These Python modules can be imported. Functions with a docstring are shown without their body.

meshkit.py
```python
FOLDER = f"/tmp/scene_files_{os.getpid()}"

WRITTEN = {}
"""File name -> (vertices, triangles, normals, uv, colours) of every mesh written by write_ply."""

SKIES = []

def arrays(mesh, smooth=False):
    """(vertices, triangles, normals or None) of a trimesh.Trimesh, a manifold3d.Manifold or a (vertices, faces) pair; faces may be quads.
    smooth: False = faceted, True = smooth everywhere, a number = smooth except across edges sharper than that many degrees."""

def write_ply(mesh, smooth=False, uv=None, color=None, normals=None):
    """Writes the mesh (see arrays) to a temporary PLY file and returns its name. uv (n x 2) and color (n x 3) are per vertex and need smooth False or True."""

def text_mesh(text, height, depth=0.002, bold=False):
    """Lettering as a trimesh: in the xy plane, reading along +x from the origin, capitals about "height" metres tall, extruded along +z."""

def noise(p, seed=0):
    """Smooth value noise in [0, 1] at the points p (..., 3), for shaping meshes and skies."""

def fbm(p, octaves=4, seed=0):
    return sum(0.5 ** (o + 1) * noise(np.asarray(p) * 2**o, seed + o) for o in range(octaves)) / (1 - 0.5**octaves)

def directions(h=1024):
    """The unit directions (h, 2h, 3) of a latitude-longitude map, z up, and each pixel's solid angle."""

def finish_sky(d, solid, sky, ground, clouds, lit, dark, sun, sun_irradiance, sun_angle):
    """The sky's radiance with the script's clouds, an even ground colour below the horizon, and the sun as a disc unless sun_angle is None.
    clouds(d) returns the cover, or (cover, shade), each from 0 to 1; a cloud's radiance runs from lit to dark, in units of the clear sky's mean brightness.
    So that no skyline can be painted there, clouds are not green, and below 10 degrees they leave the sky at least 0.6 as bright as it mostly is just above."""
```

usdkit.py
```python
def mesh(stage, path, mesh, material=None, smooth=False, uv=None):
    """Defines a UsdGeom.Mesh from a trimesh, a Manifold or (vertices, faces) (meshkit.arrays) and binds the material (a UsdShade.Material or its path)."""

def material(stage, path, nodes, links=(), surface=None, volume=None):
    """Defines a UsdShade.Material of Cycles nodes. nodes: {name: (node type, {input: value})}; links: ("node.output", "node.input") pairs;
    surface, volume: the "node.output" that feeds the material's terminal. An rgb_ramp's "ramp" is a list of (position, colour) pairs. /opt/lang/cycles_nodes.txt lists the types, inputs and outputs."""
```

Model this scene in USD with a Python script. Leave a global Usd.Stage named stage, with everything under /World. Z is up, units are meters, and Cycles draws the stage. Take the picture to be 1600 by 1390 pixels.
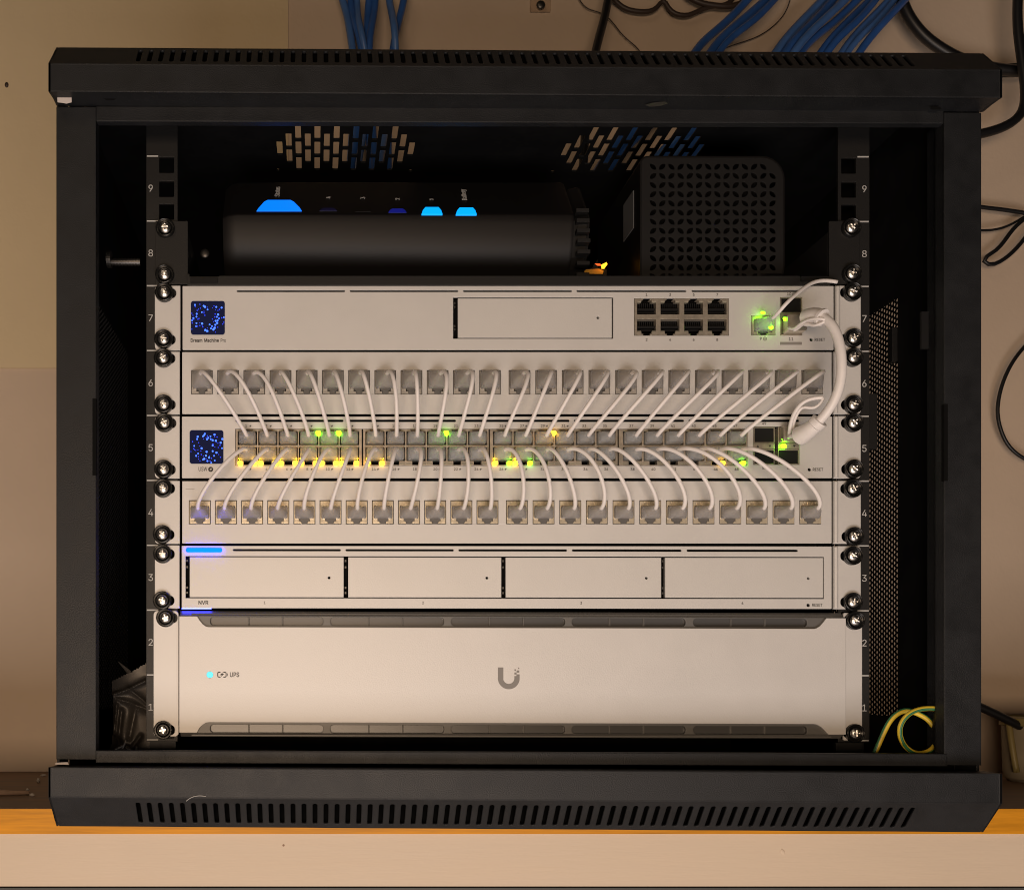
import math, random
import numpy as np, trimesh, usdkit, meshkit
import manifold3d as m3
from pxr import Usd, UsdGeom, UsdLux, UsdShade, Gf, Sdf
from shapely.geometry import Polygon, Point, box as sbox, LineString
from shapely.geometry.polygon import orient
from shapely.ops import unary_union
from shapely import affinity
from scipy.interpolate import CubicSpline
rng = np.random.default_rng(7)
stage = Usd.Stage.CreateInMemory()
UsdGeom.SetStageUpAxis(stage, UsdGeom.Tokens.z); UsdGeom.SetStageMetersPerUnit(stage, 1.0)
UsdGeom.Xform.Define(stage, '/World'); UsdGeom.Scope.Define(stage, '/World/Looks')

# ------------------------------------------------------------------ camera
# distances D are in mm from the lens; the fronts of the rack devices lie at D = 718, world y = 0
F, CX, CY, D0, ZC = 1640.0, 490.0, 1050.0, 718.0, 1.30
cam = UsdGeom.Camera.Define(stage, '/World/camera')
cam.CreateFocalLengthAttr(24.0); HA = 24.0 * 1600 / F
cam.CreateHorizontalApertureAttr(HA)
cam.CreateHorizontalApertureOffsetAttr((800 - CX) / 1600 * HA)
cam.CreateVerticalApertureOffsetAttr((CY - 695) / 1600 * HA)
cam.CreateClippingRangeAttr(Gf.Vec2f(0.02, 50))
cam.AddTranslateOp().Set(Gf.Vec3d(0, -D0 / 1000, ZC)); cam.AddRotateXOp().Set(90.0)
cam.CreateExposureAttr(-0.13)

# ------------------------------------------------------------------ lamps of the room
def area(name, pos, target, w, h, inten, col):
    l = UsdLux.RectLight.Define(stage, '/World/' + name)
    l.CreateWidthAttr(w); l.CreateHeightAttr(h); l.CreateIntensityAttr(inten); l.CreateColorAttr(Gf.Vec3f(*col))
    l.CreateNormalizeAttr(True)
    d = np.array(target, float) - np.array(pos, float); d /= np.linalg.norm(d)
    yaw = math.degrees(math.atan2(d[0], d[1])); pit = math.degrees(math.asin(d[2]))
    l.AddTranslateOp().Set(Gf.Vec3d(*pos)); l.AddRotateZOp().Set(-yaw); l.AddRotateXOp().Set(90 + pit)
    return l
area('warm_lamp', (-0.20, -1.85, ZC - 0.16), (-0.10, -0.85, ZC - 0.88), 0.80, 0.50, 6.7, (1.0, 0.725, 0.50))
area('low_lamp', (0.10, -1.30, ZC - 0.80), (0.12, -0.05, ZC - 0.05), 1.0, 0.6, 4.3, (1.0, 0.90, 0.86))
area('high_lamp', (-0.55, -1.25, ZC + 1.15), (-0.20, 0.0, ZC + 0.0), 0.5, 0.5, 0.40, (1.0, 0.76, 0.52))

# ------------------------------------------------------------------ materials
MAT = {}
def mat(name, color, rough=0.5, metallic=0.0, bump=0.0, bscale=900, bevel=0.0, mottle=0.0, mscale=40, spec=0.5, sss=0.0, emis=None, estr=0.0, trans=0.0, stretch=None, coat=0.0, rvar=.06, sscale=.004):
    n = {'p': ('principled_bsdf', dict(base_color=color, roughness=rough, metallic=metallic, specular_ior_level=spec, coat_weight=coat, transmission_weight=trans))}
    L = []
    if sss: n['p'][1].update(subsurface_weight=sss, subsurface_scale=sscale, subsurface_radius=(1.0, .8, .6))
    if emis is not None: n['p'][1].update(emission_color=emis, emission_strength=estr)
    if bump or mottle:
        n['g'] = ('geometry', {})
        src = 'g.position'
        if stretch is not None:
            n['mp'] = ('mapping', dict(scale=stretch)); L.append((src, 'mp.vector')); src = 'mp.vector'
    if mottle:
        n['nt'] = ('noise_texture', dict(scale=mscale, detail=5.0, roughness=0.65)); L.append((src, 'nt.vector'))
        lo, hi = [max(0, c * (1 - mottle)) for c in color], [min(1, c * (1 + mottle)) for c in color]
        n['rp'] = ('rgb_ramp', {'ramp': [(0.25, lo), (0.75, hi)]}); L += [('nt.fac', 'rp.fac'), ('rp.color', 'p.base_color')]
        n['mr'] = ('map_range', dict(from_min=0.3, from_max=0.7, to_min=max(.05, rough - rvar), to_max=min(1, rough + rvar), clamp=True)); L += [('nt.fac', 'mr.value'), ('mr.result', 'p.roughness')]
    nrm = None
    if bevel:
        n['bv'] = ('bevel', dict(samples=4, radius=bevel)); nrm = 'bv.bevel'
    if bump:
        n['nb'] = ('noise_texture', dict(scale=bscale, detail=2.0)); L.append((src, 'nb.vector'))
        n['bp'] = ('bump', dict(strength=bump, distance=0.0006)); L.append(('nb.fac', 'bp.height'))
        if nrm: L.append((nrm, 'bp.normal'))
        nrm = 'bp.normal'
    if nrm: L.append((nrm, 'p.normal'))
    MAT[name] = usdkit.material(stage, '/World/Looks/' + name, n, L, surface='p.BSDF')
    return MAT[name]
mat('powder_black', (.0115, .0128, .0150), .50, spec=.38, bump=.35, bscale=1500, bevel=.0011, mottle=.25, mscale=60)
mat('flat_black', (.0055, .0055, .006), .6, spec=.3, mottle=.2)
mat('rail_black', (.013, .0128, .0128), .48, spec=.4, bump=.2, bscale=1500, bevel=.0005)
mat('silver_paint', (.66, .65, .635), .48, metallic=.20, bump=.14, bscale=1900, bevel=.0006, mottle=.03, rvar=.015, mscale=30)
mat('silver_door', (.67, .66, .64), .46, metallic=.20, bump=.14, bscale=1900, bevel=.0005, mottle=.03, rvar=.015, mscale=22)
mat('grey_band', (.135, .132, .126), .42, metallic=.1, bump=.05, bscale=2000, bevel=.0008)
mat('slot_grey', (.085, .085, .085), .3, metallic=.1, bevel=.001)
mat('gap_black', (.003, .003, .003), .8, spec=.12)
mat('pit_black', (.002, .002, .002), .9, spec=.05)
mat('ink', (.03, .028, .026), .6)
mat('ink_grey', (.24, .225, .21), .55)
mat('white_ink', (.48, .48, .47), .5)
mat('port_metal', (.56, .50, .41), .34, metallic=.65, bevel=.0004, mottle=.08, mscale=200)
mat('jack_grey', (.46, .43, .385), .36, metallic=.3, bevel=.0003)
mat('jack_nickel', (.86, .76, .58), .26, metallic=.55, bevel=.0003, mottle=.05, mscale=200)
mat('boot', (.30, .28, .268), .38, sss=.5, mottle=.12, mscale=160)
mat('boot_clear', (.46, .43, .40), .3, sss=.9, sscale=.009, mottle=.10, mscale=160)
mat('latch', (.13, .125, .12), .35)
mat('cord_white', (.80, .765, .755), .42, mottle=.03, mscale=120)
mat('cord_thick', (.80, .77, .76), .40, mottle=.03, mscale=90)
mat('chrome', (.80, .79, .77), .30, metallic=1.0, bevel=.0002, mottle=.1, mscale=500)
mat('washer_black', (.008, .008, .008), .22, bevel=.0004)
mat('screen', (.004, .005, .014), .12, emis=(.10, .11, .35), estr=.09)
mat('led_dot', (.02, .03, .1), .3, emis=(.05, .15, 1.0), estr=2.6)
mat('led_dot_dim', (.02, .03, .1), .3, emis=(.02, .05, 1.0), estr=1.2)
mat('led_blue', (.0, .02, .1), .4, spec=.05, emis=(.0, .0095, 1.0), estr=42.0)
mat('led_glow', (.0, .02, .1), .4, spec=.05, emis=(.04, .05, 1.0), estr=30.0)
mat('led_cyan', (.01, .3, .3), .3, emis=(.01, .75, 1.0), estr=1.25)
mat('led_yellow', (.3, .25, .02), .3, emis=(1.0, .50, .015), estr=7.5)
mat('led_green', (.1, .3, .02), .3, emis=(.26, 1.0, .01), estr=6.0)
mat('led_off', (.30, .28, .22), .25)
mat('led_status', (.01, .05, .2), .3, emis=(.0, .17, 1.0), estr=1.5)
mat('led_sky', (.01, .1, .2), .3, emis=(.0, .34, 1.0), estr=1.5)
mat('led_dim', (.01, .02, .1), .3, emis=(.02, .03, 1.0), estr=.16)
mat('led_faint', (.012, .012, .03), .3, emis=(.05, .05, 1.0), estr=.012)
mat('led_amber', (.3, .1, .02), .3, emis=(1.0, .42, .02), estr=3.0)
mat('led_red', (.3, .05, .02), .3, emis=(1.0, .12, .02), estr=1.6)
mat('amber_label', (.55, .27, .03), .5, emis=(1.0, .45, .03), estr=.05)
mat('box_plastic', (.0065, .0058, .0058), .46, spec=.26, bump=.15, bscale=2500)
mat('router_plastic', (.0095, .0092, .0094), .55, spec=.35, bump=.15, bscale=2500, bevel=.00025)
mat('sticker', (.13, .135, .14), .5)
mat('wall_paint', (.60, .475, .36), .75, bump=.25, bscale=260, mottle=.05, mscale=7)
mat('wall_cream', (.66, .53, .335), .7, bump=.25, bscale=260, mottle=.05, mscale=6)
mat('fascia_paint', (.64, .525, .40), .6, bump=.2, bscale=500, mottle=.022, mscale=70, stretch=(.10, 1, 1))
mat('shelf_wood', (.20, .118, .068), .55, bump=.5, bscale=420, mottle=.5, mscale=120, stretch=(.06, 1, 1))
mat('edge_wood', (.60, .25, .012), .5, spec=.25, bump=.3, bscale=420, mottle=.32, mscale=190, stretch=(.05, 1, 1))
mat('floor_grey', (.62, .60, .58), .5, mottle=.1, mscale=8)
mat('dark_edge', (.06, .06, .06), .6, mottle=.2)
mat('cord_blue', (.030, .105, .36), .38, mottle=.2, mscale=40)
mat('cord_blue_light', (.065, .165, .44), .42, mottle=.2, mscale=40)
mat('cord_black', (.008, .008, .009), .42)
mat('cord_brown', (.045, .030, .024), .5)
mat('wire_yellow', (.72, .52, .04), .4)
mat('wire_green', (.03, .16, .06), .4)
mat('foam_white', (.62, .57, .55), .7)
mat('bin_cream', (.31, .265, .185), .55, mottle=.1, mscale=30)
mat('bin_lid', (.24, .19, .07), .5)
mat('lint', (.55, .5, .45), .8)
mat('chip_wood', (.30, .20, .14), .8, mottle=.2, mscale=150)
mat('dull_steel', (.12, .115, .11), .4, metallic=.9)
MAT['bag'] = usdkit.material(stage, '/World/Looks/bag', {
    't': ('transparent_bsdf', dict(color=(.72, .70, .68))), 'd': ('diffuse_bsdf', dict(color=(.30, .27, .24))), 'g': ('glossy_bsdf', dict(color=(.30, .29, .28), roughness=.3)),
    'fr': ('fresnel', dict(IOR=1.5)), 'm1': ('mix_closure', dict(fac=.08)), 'm2': ('mix_closure', {})},
    [('t.BSDF', 'm1.closure1'), ('d.BSDF', 'm1.closure2'), ('fr.fac', 'm2.fac'), ('m1.closure', 'm2.closure1'), ('g.BSDF', 'm2.closure2')], surface='m2.closure')
MAT['clear_plate'] = usdkit.material(stage, '/World/Looks/clear_plate', {
    't': ('transparent_bsdf', dict(color=(.96, .94, .92))), 'g': ('glossy_bsdf', dict(color=(.9, .9, .9), roughness=.15)), 'fr': ('fresnel', dict(IOR=1.45)), 'm2': ('mix_closure', {})},
    [('fr.fac', 'm2.fac'), ('t.BSDF', 'm2.closure1'), ('g.BSDF', 'm2.closure2')], surface='m2.closure')

# ------------------------------------------------------------------ helpers
USED, ORG, SHEAR = {}, {}, {}
def numbered(parent, name):
    k = (parent, name); n = USED.get(k, -1) + 1; USED[k] = n
    return name if n == 0 else f'{name}_{n:03d}'
def tag(p, label=None, cat=None, group=None, kind=None):
    for k, v in (('label', label), ('category', cat), ('group', group), ('kind', kind)):
        if v: p.SetCustomDataByKey(k, v)
    return p
def thing(name, label, cat, base, group=None, shear=(0, 0)):
    path = '/World/' + numbered('/World', name)
    x = UsdGeom.Xform.Define(stage, path); x.AddTranslateOp().Set(Gf.Vec3d(*map(float, base)))
    ORG[path] = np.array(base, float); SHEAR[path] = shear
    return tag(x.GetPrim(), label, cat, group)
def obj(name, mesh, m, parent=None, smooth=False, shear=None, **t):
    pp = '/World' if parent is None else str(parent.GetPath())
    path = pp + '/' + numbered(pp, name)
    o = ORG.get(pp, np.zeros(3)); s = shear or SHEAR.get(pp, (0, 0))
    v, f, n = meshkit.arrays(mesh, False)
    v = np.array(v); v[:, 2] -= s[0] * (v[:, 0] - s[1])
    g = usdkit.mesh(stage, path, trimesh.Trimesh(v - o, f, process=bool(smooth), validate=False), MAT[m], smooth=smooth)
    ORG[path] = o; SHEAR[path] = s
    return tag(g.GetPrim(), **t)
def W(px, py, D=D0):
    return np.array([(px - CX) * D / F / 1000, (D - D0) / 1000, ZC + (CY - py) * D / F / 1000])
RX = trimesh.transformations.rotation_matrix(math.pi / 2, [1, 0, 0])
def R(x0, y0, x1, y1, r=0):
    if r: return sbox(x0 + r, y0 + r, x1 - r, y1 - r).buffer(r, 6)
    return sbox(x0, y0, x1, y1)
def plate(poly, D, t, at=None):
    """a sheet whose outline is measured on the plane at distance D, front face there, t mm thick behind it"""
    k = (at or D) / F / 1000
    parts = []
    for g in getattr(poly, 'geoms', [poly]):
        if g.is_empty or g.area < 1e-6: continue
        q = orient(affinity.affine_transform(g, [k, 0, 0, -k, -CX * k, CY * k]))
        m = trimesh.creation.extrude_polygon(q, t / 1000, engine='earcut')
        m.apply_transform(RX); m.apply_translation([0, (D + t - D0) / 1000, ZC]); parts.append(m)
    return trimesh.util.concatenate(parts)
def bx(x0, x1, D1, D2, z0, z1):
    """box in metres relative to the lens: x, D (mm), z"""
    m = trimesh.creation.box([x1 - x0, (D2 - D1) / 1000, z1 - z0])
    m.apply_translation([(x0 + x1) / 2, ((D1 + D2) / 2 - D0) / 1000, ZC + (z0 + z1) / 2]); return m
def pbox(x0, y0, x1, y1, D, t):
    return plate(R(x0, y0, x1, y1), D, t)
def cat(ms): return trimesh.util.concatenate(ms)
def spline(P, n=24):
    P = np.array(P, float); d = np.r_[0, np.cumsum(np.linalg.norm(np.diff(P, axis=0), axis=1))]
    return CubicSpline(d, P)(np.linspace(0, d[-1], n))
def tube(P, r, sides=10, cap=True):
    P = np.array(P, float); n = len(P); r = np.broadcast_to(r, (n,))
    T = np.gradient(P, axis=0); T /= np.linalg.norm(T, axis=1, keepdims=True) + 1e-12
    a = np.cross(T[0], [0.31, 0.2, 0.93]); a /= np.linalg.norm(a); V = []
    for i in range(n):
        a = a - T[i] * np.dot(a, T[i]); a /= np.linalg.norm(a); b = np.cross(T[i], a)
        for s in range(sides):
            w = 2 * math.pi * s / sides; V.append(P[i] + r[i] * (math.cos(w) * a + math.sin(w) * b))
    Fc = []
    for i in range(n - 1):
        for s in range(sides):
            q = [i * sides + s, i * sides + (s + 1) % sides, (i + 1) * sides + (s + 1) % sides, (i + 1) * sides + s]
            Fc += [[q[0], q[1], q[2]], [q[0], q[2], q[3]]]
    if cap:
        for s in range(1, sides - 1):
            Fc += [[0, s + 1, s], [(n - 1) * sides, (n - 1) * sides + s, (n - 1) * sides + s + 1]]
    return trimesh.Trimesh(np.array(V), np.array(Fc), process=False)
def pxtube(pts, D, rpx, n=30, sides=10):
    P = [W(x, y, (D if np.ndim(D) == 0 else D[i])) for i, (x, y) in enumerate(pts)]
    Dm = np.mean(D); return tube(spline(P, n), rpx * Dm / F / 1000, sides)
def hull(pts): return trimesh.convex.convex_hull(np.array(pts))
def ring_pts(c, r, n=14):
    a = np.arange(n) * 2 * math.pi / n
    return [[c[0] + r * math.cos(t), c[1], c[2] + r * math.sin(t)] for t in a]
def rect_pts(cx, cz, w, h, Y, r=.0012):
    out = []
    for sx in (-1, 1):
        for sz in (-1, 1):
            for a in (0, 45, 90):
                out.append([cx + sx * (w / 2 - r + r * math.cos(math.radians(a))), Y, cz + sz * (h / 2 - r + r * math.sin(math.radians(a)))])
    return out
def text(s, px, py, cap, D, anchor='m', bold=False, rot=0, depth=.00018, width=0):
    """flat lettering: baseline at py, capitals cap photo-pixels tall on the plane at D"""
    k = D / F / 1000
    m = meshkit.text_mesh(s, cap * k, depth, bold)
    if width: m.apply_transform(np.diag([width * k / m.bounds[1][0], 1, 1, 1]))
    w = m.bounds[1][0] + m.bounds[0][0]
    m.apply_translation([-w / 2 if anchor == 'm' else 0, 0, 0])
    if rot: m.apply_transform(trimesh.transformations.rotation_matrix(math.radians(rot), [0, 0, 1]))
    m.apply_transform(RX); m.apply_translation(W(px, py, D)); return m
ORD = 'first second third fourth fifth sixth seventh eighth ninth tenth eleventh twelfth thirteenth fourteenth fifteenth sixteenth seventeenth eighteenth nineteenth twentieth twenty-first twenty-second twenty-third twenty-fourth'.split()

# ------------------------------------------------------------------ the setting
WALL = 1112
obj('wall', bx(-1.3, 1.9, WALL, WALL + 40, -1.3, 1.6), 'wall_paint', kind='structure', label='beige painted wall behind the rack')
k = (WALL - 2) / F / 1000
obj('wall_panel', bx(-1.3, (450 - CX) * k, WALL - 2, WALL - .5, (CY - 575) * k, 1.6), 'wall_cream', kind='structure', label='yellowish upper wall board with a seam at its edges')
SHZ = -.105
obj('floor', bx(-2.5, 3, -2500, WALL, -1.25, -1.23), 'floor_grey', kind='structure', label='pale grey floor below the rack')
sh = thing('wooden_shelf', 'brown wooden shelf with an orange varnished front edge under the rack', 'shelf', W(800, 1262, 900))
obj('shelf_top', bx(-1.2, 1.8, 814, WALL - .5, SHZ - .019, SHZ), 'shelf_wood', sh)
obj('front_edge', bx(-1.2, 1.8, 811, 814, SHZ - .0197, SHZ - .0004), 'edge_wood', sh)
fb = thing('fascia_board', 'cream painted board below the orange shelf edge', 'board', W(800, 1385, 815))
k = 812 / F / 1000
obj('board_face', bx(-1.2, 1.8, 813, 835, (CY - 1384.5) * k, SHZ - .0200), 'fascia_paint', fb)
obj('paint_drip', cat([trimesh.creation.icosphere(2, .0012).apply_transform(np.diag([1, .5, 1.6, 1])).apply_translation(W(x, y, 813)) for x, y in ((1224, 1331), (1222, 1329))]), 'fascia_paint', fb, smooth=True)
obj('pin_hole', trimesh.creation.icosphere(2, .0009).apply_transform(np.diag([1, .5, 1, 1])).apply_translation(W(443, 1320, 813)), 'chip_wood', fb)
de = obj('counter_edge', bx(-1.2, 1.8, 811.5, 1100, (CY - 1700) * k, (CY - 1386.5) * 811.5 / F / 1000), 'dark_edge')
tag(de, 'dark grey edge along the very bottom, below the cream board', 'counter')

# ------------------------------------------------------------------ rack cabinet
SF = (.0065, W(90, 1000, 668)[0])
rack = thing('server_rack', 'open black wall-mounted rack cabinet with slotted top and bottom bezels', 'rack cabinet', (W(820, 1290, 700)[0], 0, ZC - .1), shear=SF)
XL, XR = -.1668, .4330
PL, PR = -.1655, .4300
def bezel(sign):
    """hollow lip: slotted bevel, flat front, return flange, chamfered ends. sign +1 top, -1 bottom"""
    if sign > 0: zin, zf, zb = .3650, .3826, .4030
    else: zin, zf, zb = -.0596, -.0785, -.0991
    ms = []
    c = .0055
    lo, hi = sorted((zin, zf))
    ms.append(bx(XL + .0004, XR - .0004, 660, 661.5, lo, hi))                                   # front
    ms.append(bx(XL + .0010, XR - .0010, 661.5, 677, min(zin, zin + sign * .0015), max(zin, zin + sign * .0015)))  # return flange
    # bevel with slots in its own plane
    L = math.hypot(zb - zf, .0173); ins = .0009
    pl = Polygon([(XL + .0004, 0), (XR - .0004, 0), (XR - .0006, L * .8), (XR - .0028, L), (XL + .0028, L), (XL + .0006, L * .8)])
    n = 71; x0 = (217 - CX) * 667 / F / 1000; x1 = (1421 - CX) * 667 / F / 1000
    holes = [R(x - .0015, L * .16, x + .0015, L * .86, .0014) for x in np.linspace(x0, x1, n)]
    pl = pl.difference(unary_union(holes))
    m = trimesh.creation.extrude_polygon(pl, .0014, engine='earcut')
    v = np.array(m.vertices); u = v[:, 1] / L; dz, dy = zb - zf, .0173
    nrm = np.array([-abs(dz), 0, ]) / L
    Y = (660 - D0) / 1000 + u * dy + v[:, 2] * abs(dz) / L
    Z = ZC + zf + u * dz - v[:, 2] * sign * dy / L
    f = m.faces if sign < 0 else m.faces[:, ::-1]
    m = trimesh.Trimesh(np.c_[v[:, 0], Y, Z], f, process=False); m.fix_normals(); ms.append(m)
    # closed ends
    for s, X, Xb in ((1, XL, XL + ins), (-1, XR, XR - ins)):
        t = .0013 * s
        ms.append(hull([[X, (660 - D0) / 1000, ZC + zin], [X, (660 - D0) / 1000, ZC + zf], [Xb, (677.3 - D0) / 1000, ZC + zb], [X + s * .002, (677.3 - D0) / 1000, ZC + zin],
                        [X + t, (660 - D0) / 1000, ZC + zin], [X + t, (660 - D0) / 1000, ZC + zf], [Xb + t, (677.3 - D0) / 1000, ZC + zb], [X + s * .002 + t, (677.3 - D0) / 1000, ZC + zin]]))
    return cat(ms)
for nm, sg, zi, zo in (('top_bezel', 1, .3650, .4030), ('bottom_bezel', -1, -.0596, -.0991)):
    bz = obj(nm, bezel(sg), 'powder_black', rack)
    obj('bezel_back', bx(XL + .004, XR - .004, 678.6, 680, *sorted((zi + sg * .0022, zo - sg * .0015))), 'pit_black', bz)
obj('top_panel', bx(PL, PR, 680.2, 750, .3965, .4015), 'powder_black', rack)
# the vented roof: two fan grilles cut as slots
def roof():
    Z = .395
    def toD(y): return Z * 1000 * F / (CY - y)
    pl = sbox(-.165, 750.2, .4295, 1060)                   # x in m, y = D mm -> scale later
    sl = []
    for x0, x1 in ((-.0255, .0735), (.190, .289)):
        cols = 15; xs = np.linspace(x0, x1, cols)
        for i, x in enumerate(xs):
            nrow = 1 if i in (0, 14) else (3 if i % 2 == 0 else 2)
            ctr = 790
            for j in range(nrow):
                d = ctr + (j - (nrow - 1) / 2) * 23.4
                sl.append((x, d))
    pl = affinity.scale(pl, 1, .001, origin=(0, 0))
    hs = [R(x - .00215, d / 1000 - .0099, x + .00215, d / 1000 + .0099, .0006) for x, d in sl]
    fans = [(.024, .790), (.2395, .790)]
    hs += [Point(fx + sx * .052, fy + sy * .034).buffer(.0016, 6) for fx, fy in fans for sx in (-1, 1) for sy in (-1, 1)]
    pl = pl.difference(unary_union(hs))
    # a cable entry at the back of the roof
    pl = pl.difference(R(.0, .985, .10, 1.035, .004)).difference(R(.27, .985, .40, 1.035, .004))
    m = trimesh.creation.extrude_polygon(pl, .0012, engine='earcut')
    m.apply_translation([0, -D0 / 1000, ZC + Z]); return m
obj('vented_roof', roof(), 'flat_black', rack)
obj('floor_panel', bx(-.165, .4295, 690, 1060, -.0945, -.0925), 'flat_black', rack)
obj('back_panel', bx(-.165, .4295, 1060, 1061.5, -.0945, .395), 'flat_black', rack)
# side panels, perforated
def side(x, s):
    pitch, rh = .0039, .00138
    dc = pitch * .866
    d0, d1, z0, z1 = .7560, (.9060 if s < 0 else .8540), -.0300, .2770
    de_ = 904 if s < 0 else 852.5
    v, f = [], []
    nc = int((d1 - d0) / dc)
    nr = int((z1 - z0) / pitch)
    hx = np.array([[math.cos(math.radians(60 * i)), math.sin(math.radians(60 * i))] for i in range(6)])
    R0 = pitch / math.sqrt(3)
    t = .0006 * s
    for c in range(nc):
        for r in range(nr):
            cy, cz = d0 + (c + .5) * dc, z0 + (r + .5 + .5 * (c % 2)) * pitch
            b = len(v)
            for o in (0, t):
                for q in hx * R0: v.append([x + o, cy + q[0], cz + q[1]])
                for q in hx * rh: v.append([x + o, cy + q[0], cz + q[1]])
            for i in range(6):
                j = (i + 1) % 6
                f += [[b + i, b + j, b + 6 + j], [b + i, b + 6 + j, b + 6 + i], [b + 12 + i, b + 18 + j, b + 12 + j], [b + 12 + i, b + 18 + i, b + 18 + j],
                      [b + 6 + i, b + 6 + j, b + 18 + j], [b + 6 + i, b + 18 + j, b + 18 + i]]
    v = np.array(v); v[:, 1] -= D0 / 1000; v[:, 2] += ZC
    m = trimesh.Trimesh(v, np.array(f), process=False)
    xs_ = x + .00012 * s
    solid = [bx(min(xs_, xs_ + t), max(xs_, xs_ + t), 690, 757, -.0925, .395), bx(min(xs_, xs_ + t), max(xs_, xs_ + t), de_, 1060, -.0925, .395),
             bx(min(xs_, xs_ + t), max(xs_, xs_ + t), 757, de_, -.0925, -.0280), bx(min(xs_, xs_ + t), max(xs_, xs_ + t), 757, de_, .2738, .395)]
    return m, cat(solid)
for x, s in ((-.1600, -1), (.4210, 1)):
    perf, solid = side(x, s)
    sp = obj('side_panel', solid, 'flat_black', rack)
    obj('perforated_mesh', perf, 'flat_black', sp)
# posts: front face, inner return with a step
def post(px_out, px_in, s):
    xo, xi = W(px_out, 0, 676)[0], W(px_in, 0, 676)[0]
    a, b = sorted((xo, xi))
    ms = [bx(a, b, 676, 678, -.0560, .3640)]
    t = .0018
    ms.append(bx(*sorted((xi, xi + s * t)), 678, 686, -.056, .364))
    ms.append(bx(*sorted((xi + s * .0008, xi + s * .004)), 686, 688, -.056, .364))
    ms.append(bx(*sorted((xi + s * .004, xi + s * .006)), 688, 702, -.056, .364))
    ms.append(bx(*sorted((xi + s * .006, xi + s * .016)), 700, 702, -.056, .364))
    ms.append(bx(*sorted((xo, xo - s * t)), 678, 702, -.090, .3965))
    return cat(ms)
for po, pi_, s in ((88, 150, -1), (1533, 1475.5, 1)):
    p = obj('post', post(po, pi_, s), 'powder_black', rack)
    q = pi_ - s * .4
    obj('catch_slot', pbox(*sorted((pi_ - .2 * s, pi_ + 5.6 * s))[:1], 622, sorted((pi_ - .2 * s, pi_ + 5.6 * s))[1], 742, 675.6, 3), 'gap_black', p)
obj('top_beam', bx(W(150, 0, 676)[0], W(1475, 0, 676)[0], 676.5, 682, .3550, .3646), 'powder_black', rack, shear=(.0025, W(90, 1000, 668)[0]))
obj('bottom_beam', bx(W(150, 0, 676)[0], W(1479, 0, 676)[0], 675.4, 682, -.0580, -.0502), 'powder_black', rack, shear=(.0040, W(90, 1000, 668)[0]))
obj('foam_pad', hull([W(x, y, 668 + d) for x, y in ((89, 149), (92, 147), (110, 147), (112, 150), (112, 160), (104, 162), (90, 160)) for d in (-1, 2)]), 'foam_white', rack, label='white foam pad under the left end of the top bezel')
obj('foam_pad', hull([W(x, y, 666 + d) for x, y in ((87, 1191), (106, 1190), (107, 1194), (86, 1194)) for d in (0, 6)]), 'foam_white', rack, label='white foam pad on the left end of the bottom bezel')
for x, y, w in ((908, 150.5, 22), (1026, 157, 18), (945, 151, 9)):
    obj('smudge', hull([W(x + dx * w, y + dy * 3.4 - dx * 2, 669 + dy * 1.6 + e) for dx, dy in ((-1, -.2), (-.6, .8), (.3, 1), (1, .2), (.7, -.8), (-.3, -1)) for e in (-.5, .3)]), 'dull_steel', rack)
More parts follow.
